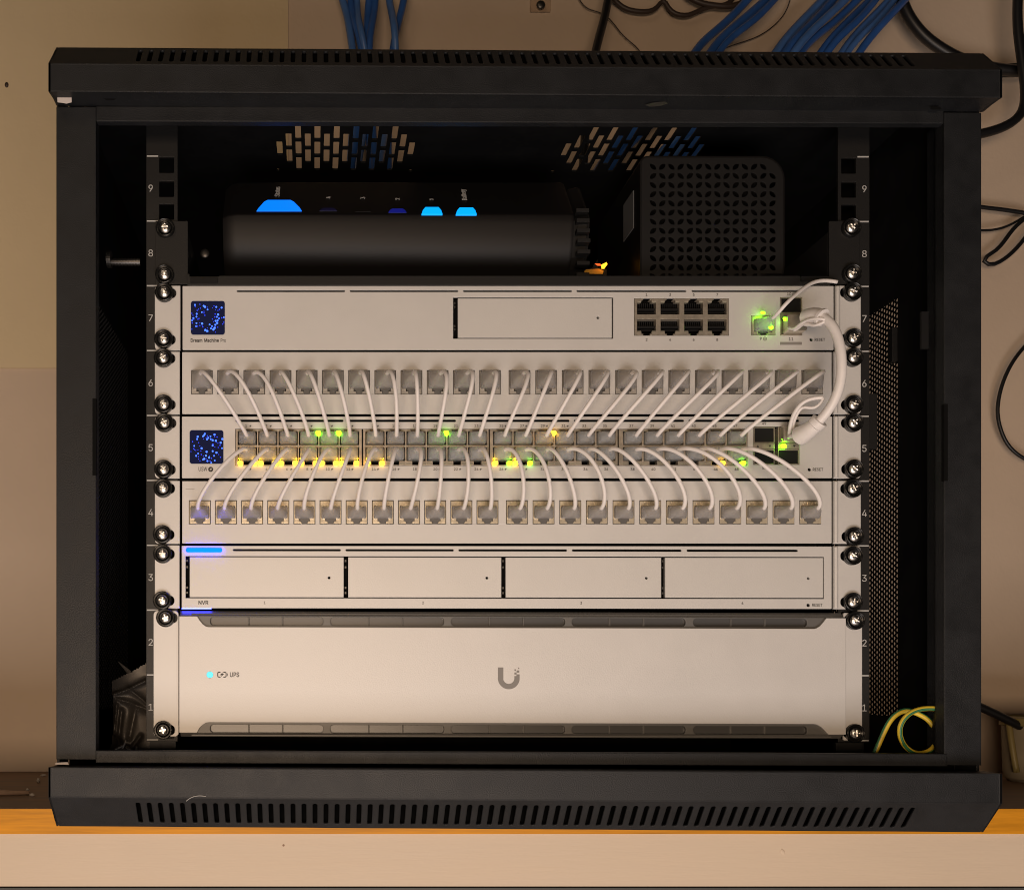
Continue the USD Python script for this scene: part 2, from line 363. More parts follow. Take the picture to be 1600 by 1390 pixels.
for x, y in ((1462, 160.5), (1536, 153), (172, 154)):
    obj('bolt_hole', hull([W(x + dx * 10, y + dy * 2.6, 668 + dy) for dx, dy in ((-1, 0), (-.6, .8), (.6, .8), (1, 0), (.6, -.8), (-.6, -.8))] + [W(x, y - 1, 671)]), 'gap_black', rack)
# rails
def rail(left):
    a, b = (228.5, 277.5) if left else (1309.5, 1358.5)
    pl = R(a, 196, b, 1158)
    for u in range(9):
        y0 = 244 + u * 101.25
        for dy in (14, 51.5, 87):
            c = 260.3 if left else 1326
            pl = pl.difference(R(c - 11.6, y0 + dy - 12.4, c + 11.6, y0 + dy + 12.4, 1.5))
    m = plate(pl, 721.5, 2)
    k = 721.5 / F / 1000
    e = a if left else b
    fl = bx(*sorted(((e - CX) * k, (e - CX) * k + (.0018 if left else -.0018))), 723.5, 760, (CY - 1158) * k, (CY - 196) * k)
    return cat([m, fl])
for left in (True, False):
    r = obj('rail', rail(left), 'rail_black', rack, shear=(0.001, W(285, 0)[0]))
    ms = []
    for u in range(10):
        y = 244 + u * 101.25
        ms.append(pbox(*((229.5, y - 1, 247, y + 1) if left else (1340, y - 1, 1357.5, y + 1)), 721.2, .25))
    for u in range(9):
        ms.append(text(str(9 - u), 235.5 if left else 1350.5, 299.5 + u * 101.25, 10.5, 721.4))
    obj('unit_number', cat(ms), 'white_ink', r, shear=(0.001, W(285, 0)[0]))
# cage bolt of the left side panel, latch block of the right one
cyl = trimesh.creation.cylinder(.0024, .020, sections=16).apply_transform(trimesh.transformations.rotation_matrix(math.pi / 2, [0, 1, 0]))
b = obj('side_bolt', cat([cyl.copy().apply_translation(W(197, 409, 735))] + [trimesh.creation.cylinder(.00275, .0007, sections=16).apply_transform(trimesh.transformations.rotation_matrix(math.pi / 2, [0, 1, 0])).apply_translation(W(x, 409, 735)) for x in range(181, 219, 5)]), 'dull_steel', rack)
obj('flange', trimesh.creation.cylinder(.0058, .0030, sections=24).apply_transform(trimesh.transformations.rotation_matrix(math.pi / 2, [0, 1, 0])).apply_translation(W(171, 405, 735)), 'dull_steel', b)
obj('side_latch', pbox(1394, 503, 1412, 556, 757, 6), 'rail_black', rack); obj('hinge_plate', pbox(1440, 478, 1451, 536, 690, 2), 'flat_black', rack)
obj('side_latch', pbox(1356, 607, 1370.5, 693, 760, 5), 'rail_black', rack)
obj('rivet', trimesh.creation.icosphere(3, .0034).apply_transform(np.diag([1, .4, 1, 1])).apply_translation(W(320, 395, 760)), 'dull_steel', rack, smooth=True)
# things seen under the lowest device
obj('floor_bracket', pbox(234, 1150, 275, 1176, 726, 3), 'rail_black', rack); obj('floor_bracket', pbox(1306, 1152, 1350, 1180, 726, 3), 'rail_black', rack)
hair = pxtube([(291, 1251), (296, 1247), (304, 1243.5), (312, 1242.5), (322, 1243.5)], 659.6, .45, 20, 6)
tag(obj('hair', hair, 'white_ink'), 'short white hair lying on the bottom bezel of the rack', 'hair')

# ------------------------------------------------------------------ screws
def screw_meshes():
    prof = np.array([[0, 0], [.0022, 0], [.0036, .0004], [.0039, .0012], [.0034, .0021], [.0022, .0027], [.0, .0029]])
    head = trimesh.creation.revolve(prof, sections=28)
    man = m3.Manifold(m3.Mesh(np.array(head.vertices, np.float32), np.array(head.faces, np.uint32)))
    for w, d in ((.0044, .0008), (.0008, .0044)):
        man -= m3.Manifold.cube([w, d, .0016], True).translate([0, 0, .0028])
    man -= m3.Manifold.cube([.0014, .0014, .004], True).rotate([0, 0, 45]).translate([0, 0, .0026])
    me = man.to_mesh(); head = trimesh.Trimesh(me.vert_properties[:, :3], me.tri_verts)
    wprof = np.array([[.0030, .0006], [.0041, .0011], [.0054, .0027], [.0059, .0030], [.0063, .0026], [.0065, .0], [.0030, .0]])[::-1]
    wash = trimesh.creation.revolve(np.vstack([wprof, wprof[:1]]), sections=32)
    wash.fix_normals()
    return head, wash
HEAD, WASH = screw_meshes()
def screw(parent, px, py, D):
    a = float(rng.uniform(0, 90))
    rot = trimesh.transformations.rotation_matrix(math.radians(a), [0, 0, 1])
    p = W(px, py, D)
    h = HEAD.copy().apply_transform(rot).apply_transform(RX).apply_translation(p - [0, .0010, 0])
    w = WASH.copy().apply_transform(RX).apply_translation(p + [0, -.00005, 0])
    s = obj('screw', h, 'chrome', parent, smooth=35)
    obj('washer', w, 'washer_black', s, smooth=35)

# ------------------------------------------------------------------ devices
def device(name, label, y0, y1, xl, xr, face_holes=None, ears=True, screws=(), shear=(0, 0), back=220):
    t = thing(name, label[0], label[1], W(794, y1, D0), group=None, shear=shear)
    pl = R(xl, y0, xr, y1, 1.0)
    if face_holes is not None: pl = pl.difference(face_holes)
    obj('faceplate', plate(pl, D0, 1.5), 'silver_paint', t)
    obj('chassis', plate(R(xl + 2, y0 + 3, xr - 2, y1 - 3), 729, back, at=D0), 'flat_black', t)
    for left in (True, False):
        x0, x1 = (242, xl - 3.6) if left else (xr + 2.6, 1345)
        e = R(x0, y0 - .5, x1, y1 + .5, 0)
        e = e.buffer(-6).buffer(6, 6).union(R(*((x1 - 14, y0 - .5, x1, y1 + .5) if left else (x0, y0 - .5, x0 + 14, y1 + .5))))
        for sx, sy in screws:
            if (sx < 700) == left:
                e = e.difference(R(sx - 10, sy - 8, sx + 18.5, sy + 8, 7.5) if left else R(sx - 18, sy - 8, sx + 10, sy + 8, 7.5))
        ms = [plate(e, 719.6, 1.8)]
        if not left:                                    # rolled inner edge of the right ear
            ms.append(tube([W(x0 + 3.4, y0 + 1, 719.8), W(x0 + 3.4, (y0 + y1) / 2, 719.8), W(x0 + 3.4, y1 - 1, 719.8)], .00155, 12))
        er = obj('ear', cat(ms), 'silver_paint', t)
    for sx, sy in screws: screw(t, sx, sy, 719.6)
    return t

def slots_top(y, segs, h=2.6):
    h += .6
    return unary_union([R(a, y - h / 2, b, y + h / 2, h / 2 - .05) for a, b in segs])
def text_reset(x, y): return [text('RESET', x, y, 4.4, 717.9, 'l', width=16.5)]
def dot(x, y, r): return Point(x, y).buffer(r, 8)
def rj(cx, cy, up, w=29.5, h=20):
    """outline of an RJ45 opening, latch notch above (up) or below"""
    s = -1 if up else 1
    body = R(cx - w / 2, cy - h / 2, cx + w / 2, cy + h / 2)
    e = cy + s * h / 2
    n1 = sbox(cx - 8, min(e, e + s * 3), cx + 8, max(e, e + s * 3)); n2 = sbox(cx - 5.2, min(e, e + s * 5.4), cx + 5.2, max(e, e + s * 5.4))
    return unary_union([body, n1, n2])

# --- gateway (unit 7)
SEG = [(370, 539), (546.8, 716), (723.7, 893.7), (901, 1072.7), (1080.7, 1252)]
GP = [(1010.2 + 36.8 * i) for i in range(4)]
hole = unary_union([slots_top(454.6, SEG, 2.6), R(708, 464.5, 958, 529), R(990.8, 465.8, 1139, 524.2), R(1173.6, 492.5, 1211.8, 523.6), R(1219, 464, 1253.6, 524), R(298.4, 470, 351.3, 522.8, 4), dot(1267.6, 530.6, 2.6)])
gw = device('network_gateway', ('silver network gateway, topmost of the silver units, with eight empty ports and one drive bay', 'network gateway'), 447, 546.4, 285.3, 1302.5, hole, screws=((257, 458), (256, 530.5), (1330.5, 457), (1332, 529)))
obj('drive_bay', pbox(707, 464, 959, 529.5, 724, 3), 'gap_black', gw)
dd = obj('drive_door', plate(R(715.5, 466.2, 956, 527.4).difference(dot(934.3, 496.3, 2.2)), 717.8, 3), 'silver_door', gw)
obj('door_hinge', cat([pbox(709, y, 711.5, y + 3, 719, 3) for y in (472, 478, 508, 513)]), 'dull_steel', dd)
def port_block(parent, x0, y0, x1, y1, openings, leds=None, m='port_metal'):
    pl = R(x0 + .8, y0 + .8, x1 - .8, y1 - .8).difference(unary_union(openings))
    b = obj('port_block', plate(pl, 718.4, 5), m, parent)
    obj('block_back', pbox(x0 + .8, y0 + .8, x1 - .8, y1 - .8, 727, 2), 'gap_black', b)
    return b
ops = [rj(x, 481, True) for x in GP] + [rj(x, 508.5, False) for x in GP]
pb = port_block(gw, 990.8, 465.8, 1139, 524.2, ops)
for y, up in ((481, True), (508.5, False)):
    for x in GP:
        p = obj('port', cat([pbox(x - 14, y + (1 if up else 1), x + 14, y + 4.5, 720.5, 5), pbox(x - 14.6, y + 6.6, x + 14.6, y + 8.5, 721, 4)] + [pbox(x - 12 + 3.2 * i, y - 7, x - 10.6 + 3.2 * i, y + 1, 723, 1) for i in range(8)]), 'flat_black', pb)
        for s in (-1, 1):
            obj('lamp', pbox(x + s * 11.5 - 3, y + (-11.6 if up else 8.6), x + s * 11.5 + 3, y + (-8.4 if up else 11.8), 718.6, 2), 'led_off', pb)
wp = obj('port_block', plate(R(1174.2, 493, 1211.2, 523).difference(rj(1192.5, 508.5, False, 28, 20)), 718.4, 5), 'port_metal', gw)
obj('block_back', pbox(1174.2, 493, 1211.2, 523, 727, 2), 'gap_black', wp)
def cage(parent, x0, y0, x1, y1, filled):
    c = obj('module_cage', plate(R(x0 + .6, y0 + .6, x1 - .6, y1 - .6).difference(R(x0 + 1.8, y0 + 1.8, x1 - 1.8, y1 - 1.8)), 718.3, 8), 'port_metal', parent)
    if filled: obj('cage_back', pbox(x0 + .6, y0 + .6, x1 - .6, y1 - .6, 728, 2), 'gap_black', c)
    else:
        obj('dust_cover', pbox(x0 + 2.2, y0 + 2.2, x1 - 2.2, y1 - 2.2, 719.2, 4), 'flat_black', c)
    return c
cage(gw, 1219, 464, 1253.6, 489.5, False); cage(gw, 1219, 494, 1253.6, 524, True)
obj('cage_bridge', pbox(1219.4, 489.8, 1253.2, 493.8, 718.5, 4), 'port_metal', gw)
for x, y, w, h in ((1192, 488.8, 8, 5), (1204.5, 511.5, 8, 7)):
    obj('lamp', hull([W(x + dx * w / 2, y + dy * h / 2, 712 + e * 4) for dx, dy in ((-1, -.4), (-.6, -1), (.6, -1), (1, -.3), (.9, .6), (.4, 1), (-.7, .8)) for e in (0, 1)]), 'led_green', gw)
obj('lamp', hull([W(1226 + dx * 3, 498.5 + dy * 3, 713 + e * 2) for dx, dy in ((-1, -.4), (-.6, -1), (.6, -1), (1, -.3), (.9, .6), (.4, 1), (-.7, .8)) for e in (0, 1)]), 'led_green', gw)
GT = [text('Dream', 297.5, 534.4, 5.2, 717.9, 'l', True, width=18.6), text('Machine', 318.6, 534.4, 5.2, 717.9, 'l', True, width=23.4), text('Pro', 344.4, 534.4, 5.2, 717.9, 'l', width=8.6)]
GT += [text(str(1 + 2 * i), GP[i], 462.6, 4, 717.9) for i in range(4)] + [text(str(2 + 2 * i), GP[i], 532.8, 4, 717.9) for i in range(4)]
GT += [text('9', 1188.6, 531.2, 4.4, 717.9), text('10', 1233, 461.6, 4.2, 717.9), text('11', 1236, 532, 4.6, 717.9)] + text_reset(1272.5, 533)
obj('lettering', cat(GT), 'ink', gw)
def globe(x, y, r): return Point(x, y).buffer(r, 10).difference(Point(x, y).buffer(r - .9, 10)).union(R(x - r, y - .35, x + r, y + .35)).union(R(x - .35, y - r, x + .35, y + r))
obj('globe_mark', plate(unary_union([globe(1195.4, 529.2, 3), globe(1240.5, 459.3, 2.8)]), 717.8, .3), 'ink_grey', gw)
obj('speed_mark', plate(R(1219, 534.3, 1253, 538.6, .5), 717.8, .3), 'ink_grey', gw)
obj('reset_button', plate(dot(1267.6, 530.6, 2.4), 720, 2), 'gap_black', gw)
def touch(parent, x0, y0, dots):
    s = obj('touch_screen', plate(R(x0 + .4, y0 + .4, x0 + 52.5, y0 + 52.4, 3.8), 717.7, 2), 'screen', parent)
    hi, lo = [], []
    for x, y, r in dots: (hi if r > 1.15 else lo).append(Point(x0 + x, y0 + y).buffer(r * .9, 6))
    obj('glowing_dots', plate(unary_union(hi), 717.5, .25), 'led_dot', s, kind='stuff'); obj('faint_dots', plate(unary_union(lo), 717.5, .25), 'led_dot_dim', s, kind='stuff')
g = np.random.default_rng(3)
raw = '745 360,748 390,820 350,800 425,830 410,880 375,900 390,940 432,935 395,885 460,885 485,897 520,850 472,780 445,1040 375,1015 405,1075 392,1158 402,1065 435,1100 445,1125 430,1058 500,1103 508,1085 545,1052 545,1160 560,1195 552,1118 570,1015 578,1095 600,1065 607,1088 640,1060 668,1200 628,1175 656,972 664,1008 688,993 725,1050 715,1097 705,1030 740,1062 782,937 715,935 765,905 750,867 700,860 690,820 680,820 637,855 648,768 643,762 690,785 690,703 638,690 735,720 565,725 580,713 520,686 490,772 498,768 543,790 580,808 570,1032 620,700 600'
d1 = [((float(a) - 683) / 9.93, (float(b_) - 297) / 9.93, float(g.choice([.75, .9, 1.05, 1.3, 1.5, 1.85]))) for a, b_ in (q.split() for q in raw.split(','))]
d1 = [(min(max(x, 1.2), 51.2), min(max(y, 1.5), 51), r) for x, y, r in d1]
touch(gw, 298.4, 470, d1)

# --- patch panels (units 6 and 4)
JU = [298.7 + 40.93 * i if i < 12 else 795 + 41.57 * (i - 12) for i in range(24)]
JL = [295.2 + 40.87 * i if i < 12 else 790.8 + 41.65 * (i - 12) for i in range(24)]
def patch_panel(label, y0, y1, J, jy0, jy1, w, scr, upper):
    holes = unary_union([R(x, jy0, x + w, jy1) for x in J])
    t = device('patch_bay', label, y0, y1, 284.5, 1299.5, holes, screws=scr)
    for i, x in enumerate(J):
        c = x + w / 2
        ym = jy0 + (13 if upper else 17.5)
        op = unary_union([R(c - 14, ym - (10 if upper else 8.5), c + 14, ym + (13.5 if upper else 9.5)), R(c - 8.5, ym, c + 8.5, jy1 - 4.6), R(c - 5, ym, c + 5, jy1 - 1.6)])
        j = obj('keystone_jack', plate(R(x + 1, jy0 + 1.6, x + w - 1, jy1 - .8).difference(op), 718.7, 7), 'jack_grey' if upper else 'jack_nickel', t)
        obj('socket', pbox(x + 1, jy0 + 1, x + w - 1, jy1 - 1, 726, 1.5), 'gap_black', j)
        if upper:
            obj('shutter', cat([pbox(x + 2.5, jy1 - 8.5, c - 8.8, jy1 - 6.8, 718.3, 2), pbox(c + 8.8, jy1 - 8.5, x + w - 2.5, jy1 - 6.8, 718.3, 2)]), 'jack_grey', j)
        else:
            obj('lettering', text('CAT6A', c - 1, jy0 + 7.2, 4.6, 718.7), 'jack_nickel', j)
    return t
pu = patch_panel(('silver patch panel of twenty-four grey jacks between the gateway and the switch', 'patch panel'), 550, 646.4, JU, 577.8, 615.8, 33.6, ((255.5, 560), (256, 632), (1332, 559), (1332, 632.5)), True)
pd = patch_panel(('silver patch panel of twenty-four shiny cream jacks between the switch and the drive recorder', 'patch panel'), 751.5, 848.6, JL, 781, 818.6, 34, ((255, 763), (254, 835), (1331, 763.5), (1333, 838)), False)
obj('scratch', plate(R(290, 763.5, 304, 764.1), 717.9, .2), 'ink_grey', pd)

# --- switch (unit 5)
SP = [386.5 + 31.9 * i for i in range(6)] + [585.9 + 32.1 * i for i in range(6)] + [785.3 + 32.35 * i for i in range(6)] + [988.3 + 32.5 * i for i in range(6)]
SB = [(367.6, 566.2), (566.6, 764.4), (764.8, 965.8), (966.3, 1168.4)]
SEG5 = [(368, 536.5), (543.5, 712.5), (720, 890), (897, 1069), (1076, 1249)]
hole = unary_union([slots_top(657, SEG5, 3.2), R(367.6, 669.6, 1168.4, 727.4), R(1177, 666, 1249.5, 725.8), R(296.4, 671.6, 349, 724.2, 4), dot(1264.8, 733.4, 2.6)])
sw = device('network_switch', ('silver network switch full of white cables with yellow and green port lights', 'network switch'), 650.5, 746.6, 284.3, 1300, hole, screws=((257, 661), (256, 733.5), (1332, 661), (1332.5, 733)))
YEL = {0: 'll', 1: 'll', 2: 'll', 3: 'll', 4: 'll', 5: 'll', 6: 'll', 12: 'lg', 13: 'lg', 22: '.l', 23: '.g'}
TOP = {3: 'led_green', 4: 'led_green', 9: 'led_green', 14: 'led_yellow'}
for b, (x0, x1) in enumerate(SB):
    ops = []
    for x in SP[6 * b:6 * b + 6]:
        ops += [unary_union([R(x - 15, 673, x + 15, 695.2), R(x - 9, 671, x + 9, 676)]), unary_union([R(x - 15, 697.8, x + 15, 720), R(x - 6, 718, x + 6, 726)])]
    pb = port_block(sw, x0, 669.6, x1, 727.4, ops)
    for q, x in enumerate(SP[6 * b:6 * b + 6]):
        i = 6 * b + q
        for s, key in ((-1, 0), (1, 1)):
            code = YEL.get(i, '..')[key]
            m = {'l': 'led_yellow', 'g': 'led_green', '.': 'led_off'}[code]
            xx = x + s * 11.2
            lit = code != '.'
            obj('lamp', plate(R(xx - 3.8, 719.5, xx + 3.8, 726.2, 2.6) if lit else R(xx - 4.2, 722.6, xx + 4.2, 725), 716.0 if lit else 718.1, 5 if lit else 2), m, pb)
            if lit: obj('lamp', plate(R(xx - 2.6, 714.2, xx + 2.6, 717.4, 1.5), 716.6, 2), m, pb)
        if i in TOP:
            obj('lamp', plate(R(x + 10.5, 672.6, x + 19.5, 679.6, 3), 714.5, 3), TOP[i], pb)
        obj('lamp', cat([pbox(x + s * 11.2 - 3.2, 671.6, x + s * 11.2 + 3.2, 673.6, 718.2, 1) for s in (-1, 1)]), 'led_off', pb)
for x0, x1 in ((1177.2, 1211), (1215.2, 1249.2)):
    top_empty = x0 < 1200
    c = cage(sw, x0, 666.4, x1, 692.4, not top_empty); cage(sw, x0, 701.6, x1, 725.6, False)
    br = obj('cage_bridge', pbox(x0 + .4, 692.8, x1 - .4, 701.2, 718.4, 4), 'port_metal', sw)
    obj('arrow_mark', plate(unary_union([Polygon([(x0 + 5, 698.6), (x0 + 9, 698.6), (x0 + 7, 695)]), Polygon([(x0 + 24, 695), (x0 + 28, 695), (x0 + 26, 698.6)])]), 718.1, .25), 'ink', br)
for y, r in ((686.6, 3.2), (697, 5)):
    obj('lamp', hull([W(1224.5 + dx * r, y + dy * r * .75, 714 + e * 4) for dx, dy in ((-1, -.4), (-.6, -1), (.6, -1), (1, -.3), (.9, .6), (.4, 1), (-.7, .8)) for e in (0, 1)]), 'led_green', sw)
ST = [text('USW', 309.8, 735.6, 6.2, 717.9, 'l', False, width=14)]
def mini_bolt(x, y, s): return Polygon([(x + .6 * s, y - s), (x - .8 * s, y + .2 * s), (x, y + .2 * s), (x - .5 * s, y + s), (x + .9 * s, y - .3 * s), (x + .1 * s, y - .3 * s)])
marks = [Point(329.2, 733).buffer(3.9, 10).difference(mini_bolt(329.2, 733, 2.9))]
for i, x in enumerate(SP):
    pins = i < 16
    ST += [text(str(2 * i + 1), x - 2, 667.2, 3.9, 717.9), text(str(2 * i + 2), x - (2 if pins else 0), 734.8, 3.9, 717.9)]
    if pins: marks += [mini_bolt(x + 4.5, 665.6, 2.2), mini_bolt(x + 4.5, 733, 2.4)]
ST += [text('49', 1194, 663.4, 3.9, 717.9), text('51', 1232.5, 663.4, 3.9, 717.9), text('50', 1194, 733, 3.9, 717.9), text('52', 1232.5, 733, 3.9, 717.9)] + text_reset(1269.5, 735.6)
obj('lettering', cat(ST), 'ink', sw)
obj('power_mark', plate(unary_union(marks), 717.8, .3), 'ink', sw)
obj('reset_button', plate(dot(1264.8, 733.4, 2.4), 720, 2), 'gap_black', sw)
raw = '318 935,295 965,300 1000,345 1005,350 960,388 965,390 1000,335 985,230 970,225 1010,240 1045,165 1032,186 1085,180 1120,205 1140,145 1155,190 1135,232 1135,255 1085,278 1115,268 1148,235 1180,210 1208,238 1218,240 1248,275 1192,300 1210,332 1205,375 1210,340 1158,415 1150,462 1168,490 1192,512 1225,432 1208,400 1238,440 1266,350 1272,398 1300,335 1245,310 1245,295 1255,415 1015,440 970,470 975,438 945,460 1037,480 1050,418 1062,415 1080,442 1098,515 1045,506 1078,485 1105,531 1113,540 1000,455 1020,370 1230,382 1272,258 1270,222 1000,360 985,310 950'
g = np.random.default_rng(5)
d2 = [(min(max((float(a) - 130) / 7.945, 1.2), 51), min(max((float(b_) - 888) / 7.945, 1.2), 51), float(g.choice([.75, .9, 1.05, 1.3, 1.5, 1.75]))) for a, b_ in (q.split() for q in raw.split(','))]
touch(sw, 296.4, 671.6, d2)

# --- drive recorder (unit 3)
SH3 = (.0012, W(285, 0)[0])
SEG3 = [(364, 532.5), (540, 709), (716.5, 886), (893.8, 1065), (1073, 1246.8)]
hole = unary_union([slots_top(858.8, SEG3, 2.8), R(290.5, 855.4, 347, 862.6, 3), R(290, 868.4, 1287.6, 934), dot(1263, 943.9, 2.6)])
nv = device('drive_recorder', ('silver drive recorder with four closed bays and a glowing blue light bar', 'drive recorder'), 852.2, 949.6, 284, 1299.5, hole, screws=((254.5, 865.5), (254, 938), (1331, 867), (1331, 939)), shear=SH3)
obj('drive_bay', pbox(289, 867, 1288.5, 935, 724, 3), 'gap_black', nv)
for x0, x1, hx in ((296.5, 537, 514.3), (544, 783.2, 760.8), (790.2, 1033, 1010), (1039.3, 1286, 1263)):
    dr = obj('drive_door', plate(R(x0, 870, x1, 932.4).difference(dot(hx, 902, 2.1)), 717.8, 3), 'silver_door', nv)
    obj('door_hinge', cat([pbox(x0 - 5.2, y, x0 - 3, y + 3, 719.5, 3) for y in (874, 884, 916, 924)]), 'dull_steel', dr)
obj('light_bar', plate(R(291, 855.8, 346.6, 862.2, 2.8), 716.9, 2), 'led_blue', nv)
for m in [text('NVR', 317.8, 943.8, 5.6, 717.9, 'm', True)] + [text(str(i + 1), x, 943, 4, 717.9) for i, x in enumerate((413.5, 661, 908, 1160))] + text_reset(1268.5, 946): obj('lettering', m, 'ink', nv)
obj('reset_button', plate(dot(1263, 943.9, 2.4), 720, 2), 'gap_black', nv)
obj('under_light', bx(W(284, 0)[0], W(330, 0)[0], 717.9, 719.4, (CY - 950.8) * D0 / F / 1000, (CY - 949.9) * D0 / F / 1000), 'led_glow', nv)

# --- power supply (units 2 and 1)
SU = (.0030, W(285, 0)[0])
up = thing('power_supply', 'tall silver battery power supply unit at the bottom of the rack, with a grey emblem', 'power supply', W(794, 1150), shear=SU)
def notch(top):
    if top: return Polygon([(305, 950), (309, 962.5), (313, 969), (318, 975), (323, 978.6), (327, 979.4), (1266, 979.4), (1270, 978.8), (1276, 975), (1282, 968), (1286, 962.5), (1290, 950)])
    return Polygon([(304, 1160), (309, 1143), (313, 1136), (318, 1131), (323, 1127.8), (327, 1127), (1266, 1127), (1271, 1127.8), (1278, 1132), (1284, 1138), (1289, 1143.5), (1294, 1160)])
UD = 713.0
face = R(281.4, 963, 1316, 1143.4, .6).difference(notch(True)).difference(notch(False)).difference(dot(329, 1053.5, 5))
obj('faceplate', plate(face, UD, 5, at=D0), 'silver_paint', up)
def band(y0, y1, sy0, sy1, yc):
    slots = [(329, 505), (516, 693), (704, 881.5), (892, 1069), (1081, 1258)]
    pl = R(300, y0, 1296, y1).difference(unary_union([R(a, sy0, b, sy1, 5.4) for a, b in slots]))
    m = obj('grille_band', plate(pl, UD + 2.2, 5, at=D0), 'grey_band', up)
    for a, b in slots:
        w = b - a
        g_ = obj('grille_slot', cat([plate(R(a - 1, sy0 - 1, b + 1, sy1 + 1), UD + 5.0, 2, at=D0)]), 'slot_grey', m)
        obj('rib', cat([plate(R(a + w * f - 1, sy0, a + w * f + 1, sy1), UD + 3.8, 2, at=D0) for f in (.34, .64)]), 'grey_band', m)
band(958, 981, 963.4, 976.4, 0); band(1125.5, 1149, 1131, 1143.6, 1)
k = D0 / F / 1000
def slope(x0, x1, ya, Da, yb, Db, t=.002):
    return hull([[(x - CX) * k, (D - D0) / 1000 + e, ZC + (CY - y) * k] for x in (x0, x1) for y, D in ((ya, Da), (yb, Db)) for e in (0, t)])
obj('top_bevel', slope(282, 1314, 962.6, UD + .2, 954.2, UD + 5.5), 'grey_band', up)
obj('bottom_lip', slope(283, 1312, 1143.8, UD + .6, 1150, UD + 4), 'grey_band', up)
obj('chassis', plate(R(284, 958, 1312, 1147), 726, 300, at=D0), 'flat_black', up)
for left in (True, False):
    e = R(*((240, 954, 279, 1150, 6) if left else (1317.8, 954, 1347, 1153, 2)))
    for sx, sy in ((259, 965), (255, 1140), (1334.5, 969 - 3), (1334.5, 1145 - 3.2)):
        if (sx < 700) == left: e = e.difference(R(sx - 10, sy - 8, sx + 18.5, sy + 8, 7.5) if left else R(sx - 17, sy - 8, sx + 10, sy + 8, 7.5))
    obj('ear', plate(e, 719.6, 1.8), 'silver_paint', up)
for sx, sy in ((259, 965), (255, 1140), (1334.5, 966), (1334.5, 1141.8)): screw(up, sx, sy, 719.6)
pl = Point(329, 1053.5).buffer(4.7, 12)
obj('power_light', plate(pl, UD - .2, 2, at=D0), 'led_cyan', up)
bat = R(340.5, 1048.8, 355, 1057.8, 2.6).difference(R(341.9, 1050.2, 353.6, 1056.4, 1.6)).difference(R(345.6, 1047, 349.9, 1060)).union(mini_bolt(347.6, 1053.2, 4.2)).union(R(356, 1051.2, 357, 1055.4, .4))
obj('battery_mark', plate(bat, UD - .12, .2, at=D0), 'ink', up)
tm = text('UPS', 359.6, 1056.6, 6.9, D0, 'l', True, width=15); tm.apply_translation([0, (UD - .02 - D0) / 1000, 0])
obj('lettering', tm, 'ink', up)
U = R(776, 1040.8, 784.4, 1058).union(Point(792.8, 1057.6).buffer(16.9, 24).difference(Point(792.8, 1057.6).buffer(8.6, 24)).intersection(R(770, 1057.4, 815, 1080))).union(R(801.4, 1054, 809.7, 1058))
U = U.union(R(804.6, 1051.4, 809.7, 1054.2)).union(R(801.4, 1048.6, 805, 1051.8)).union(R(805, 1045.4, 809, 1048.8)).union(R(801.6, 1043.6, 804, 1046)).union(R(807.2, 1041, 809, 1042.8))
obj('emblem', plate(U, UD - .12, .2, at=D0), 'ink_grey', up)

# ------------------------------------------------------------------ equipment shelf (unit 8)
es = thing('equipment_shelf', 'black metal rack shelf above the silver units with a folded front lip', 'rack shelf', W(794, 446, 730))
k = 716 / F / 1000
obj('front_lip', plate(unary_union([R(292.5, 432, 1297, 445.6), R(292.5, 428, 296, 444), R(342, 431, 1250, 433)]), 716, 1.5), 'rail_black', es)
obj('tray', bx((300 - CX) * k, (1290 - CX) * k, 717.5, 1000, .2645, .2660), 'flat_black', es)
for left in (True, False):
    e = R(243, 345.5, 293.5, 444, 1.5) if left else R(1295.5, 345.5, 1343, 443.5, 1.5)
    br = obj('bracket', cat([plate(e, 719.2, 1.8), bx(*((W(291, 0, 719)[0], W(293.5, 0, 719)[0]) if left else (W(1295.5, 0, 719)[0], W(1298, 0, 719)[0])), 721, 800, .266, .302)]), 'rail_black', es)
for sx, sy in ((258.5, 357.5), (257.5, 430), (1328.5, 357), (1329.5, 428.5)): screw(es, sx, sy, 719.2)
obj('lip_tab', cat([pbox(297, 433.5, 340, 441, 714.6, 1.2), pbox(1252, 431.5, 1293, 439, 714.6, 1.2)]), 'flat_black', es)

# ------------------------------------------------------------------ box with blue lights
bb = thing('battery_backup', 'long black rounded box with glowing blue lights lying on the rack shelf', 'battery backup', W(620, 430, 760))
prof = [(738, .3226), (737.4, .3205), (738.2, .3150), (739.6, .3080), (741.8, .3010), (745.6, .2940), (752.0, .2870), (762, .2790), (772, .2700), (790, .2665), (850, .2665), (850, .358), (770, .3590), (767, .3572)]
def prism(prof, x0, x1, inset=0):
    P = np.array(prof); c = P.mean(0)
    v = []
    secs = [(x0, .90), (x0 + .004, .97), (x0 + .010, 1.0), (x1 - .002, 1.0), (x1, .985)]
    for x, s in secs:
        for D, z in P: v.append([x, (c[0] + (D - c[0]) * s - D0) / 1000, ZC + (c[1] + (z - c[1]) * s)])
    n = len(P); f = []
    for i in range(len(secs) - 1):
        for j in range(n):
            a, b, c_, d = i * n + j, i * n + (j + 1) % n, (i + 1) * n + (j + 1) % n, (i + 1) * n + j
            f += [[a, b, c_], [a, c_, d]]
    poly = Polygon([(D, z * 1000) for D, z in prof])
    for e, off in ((0, 0), (1, (len(secs) - 1) * n)):
        for j in range(1, n - 1): f.append([off, off + j, off + j + 1] if e else [off, off + j + 1, off + j])
    m = trimesh.Trimesh(np.array(v), np.array(f), process=False); m.fix_normals(); return m
xa, xb = W(347, 0, 735)[0], W(898, 0, 735)[0]
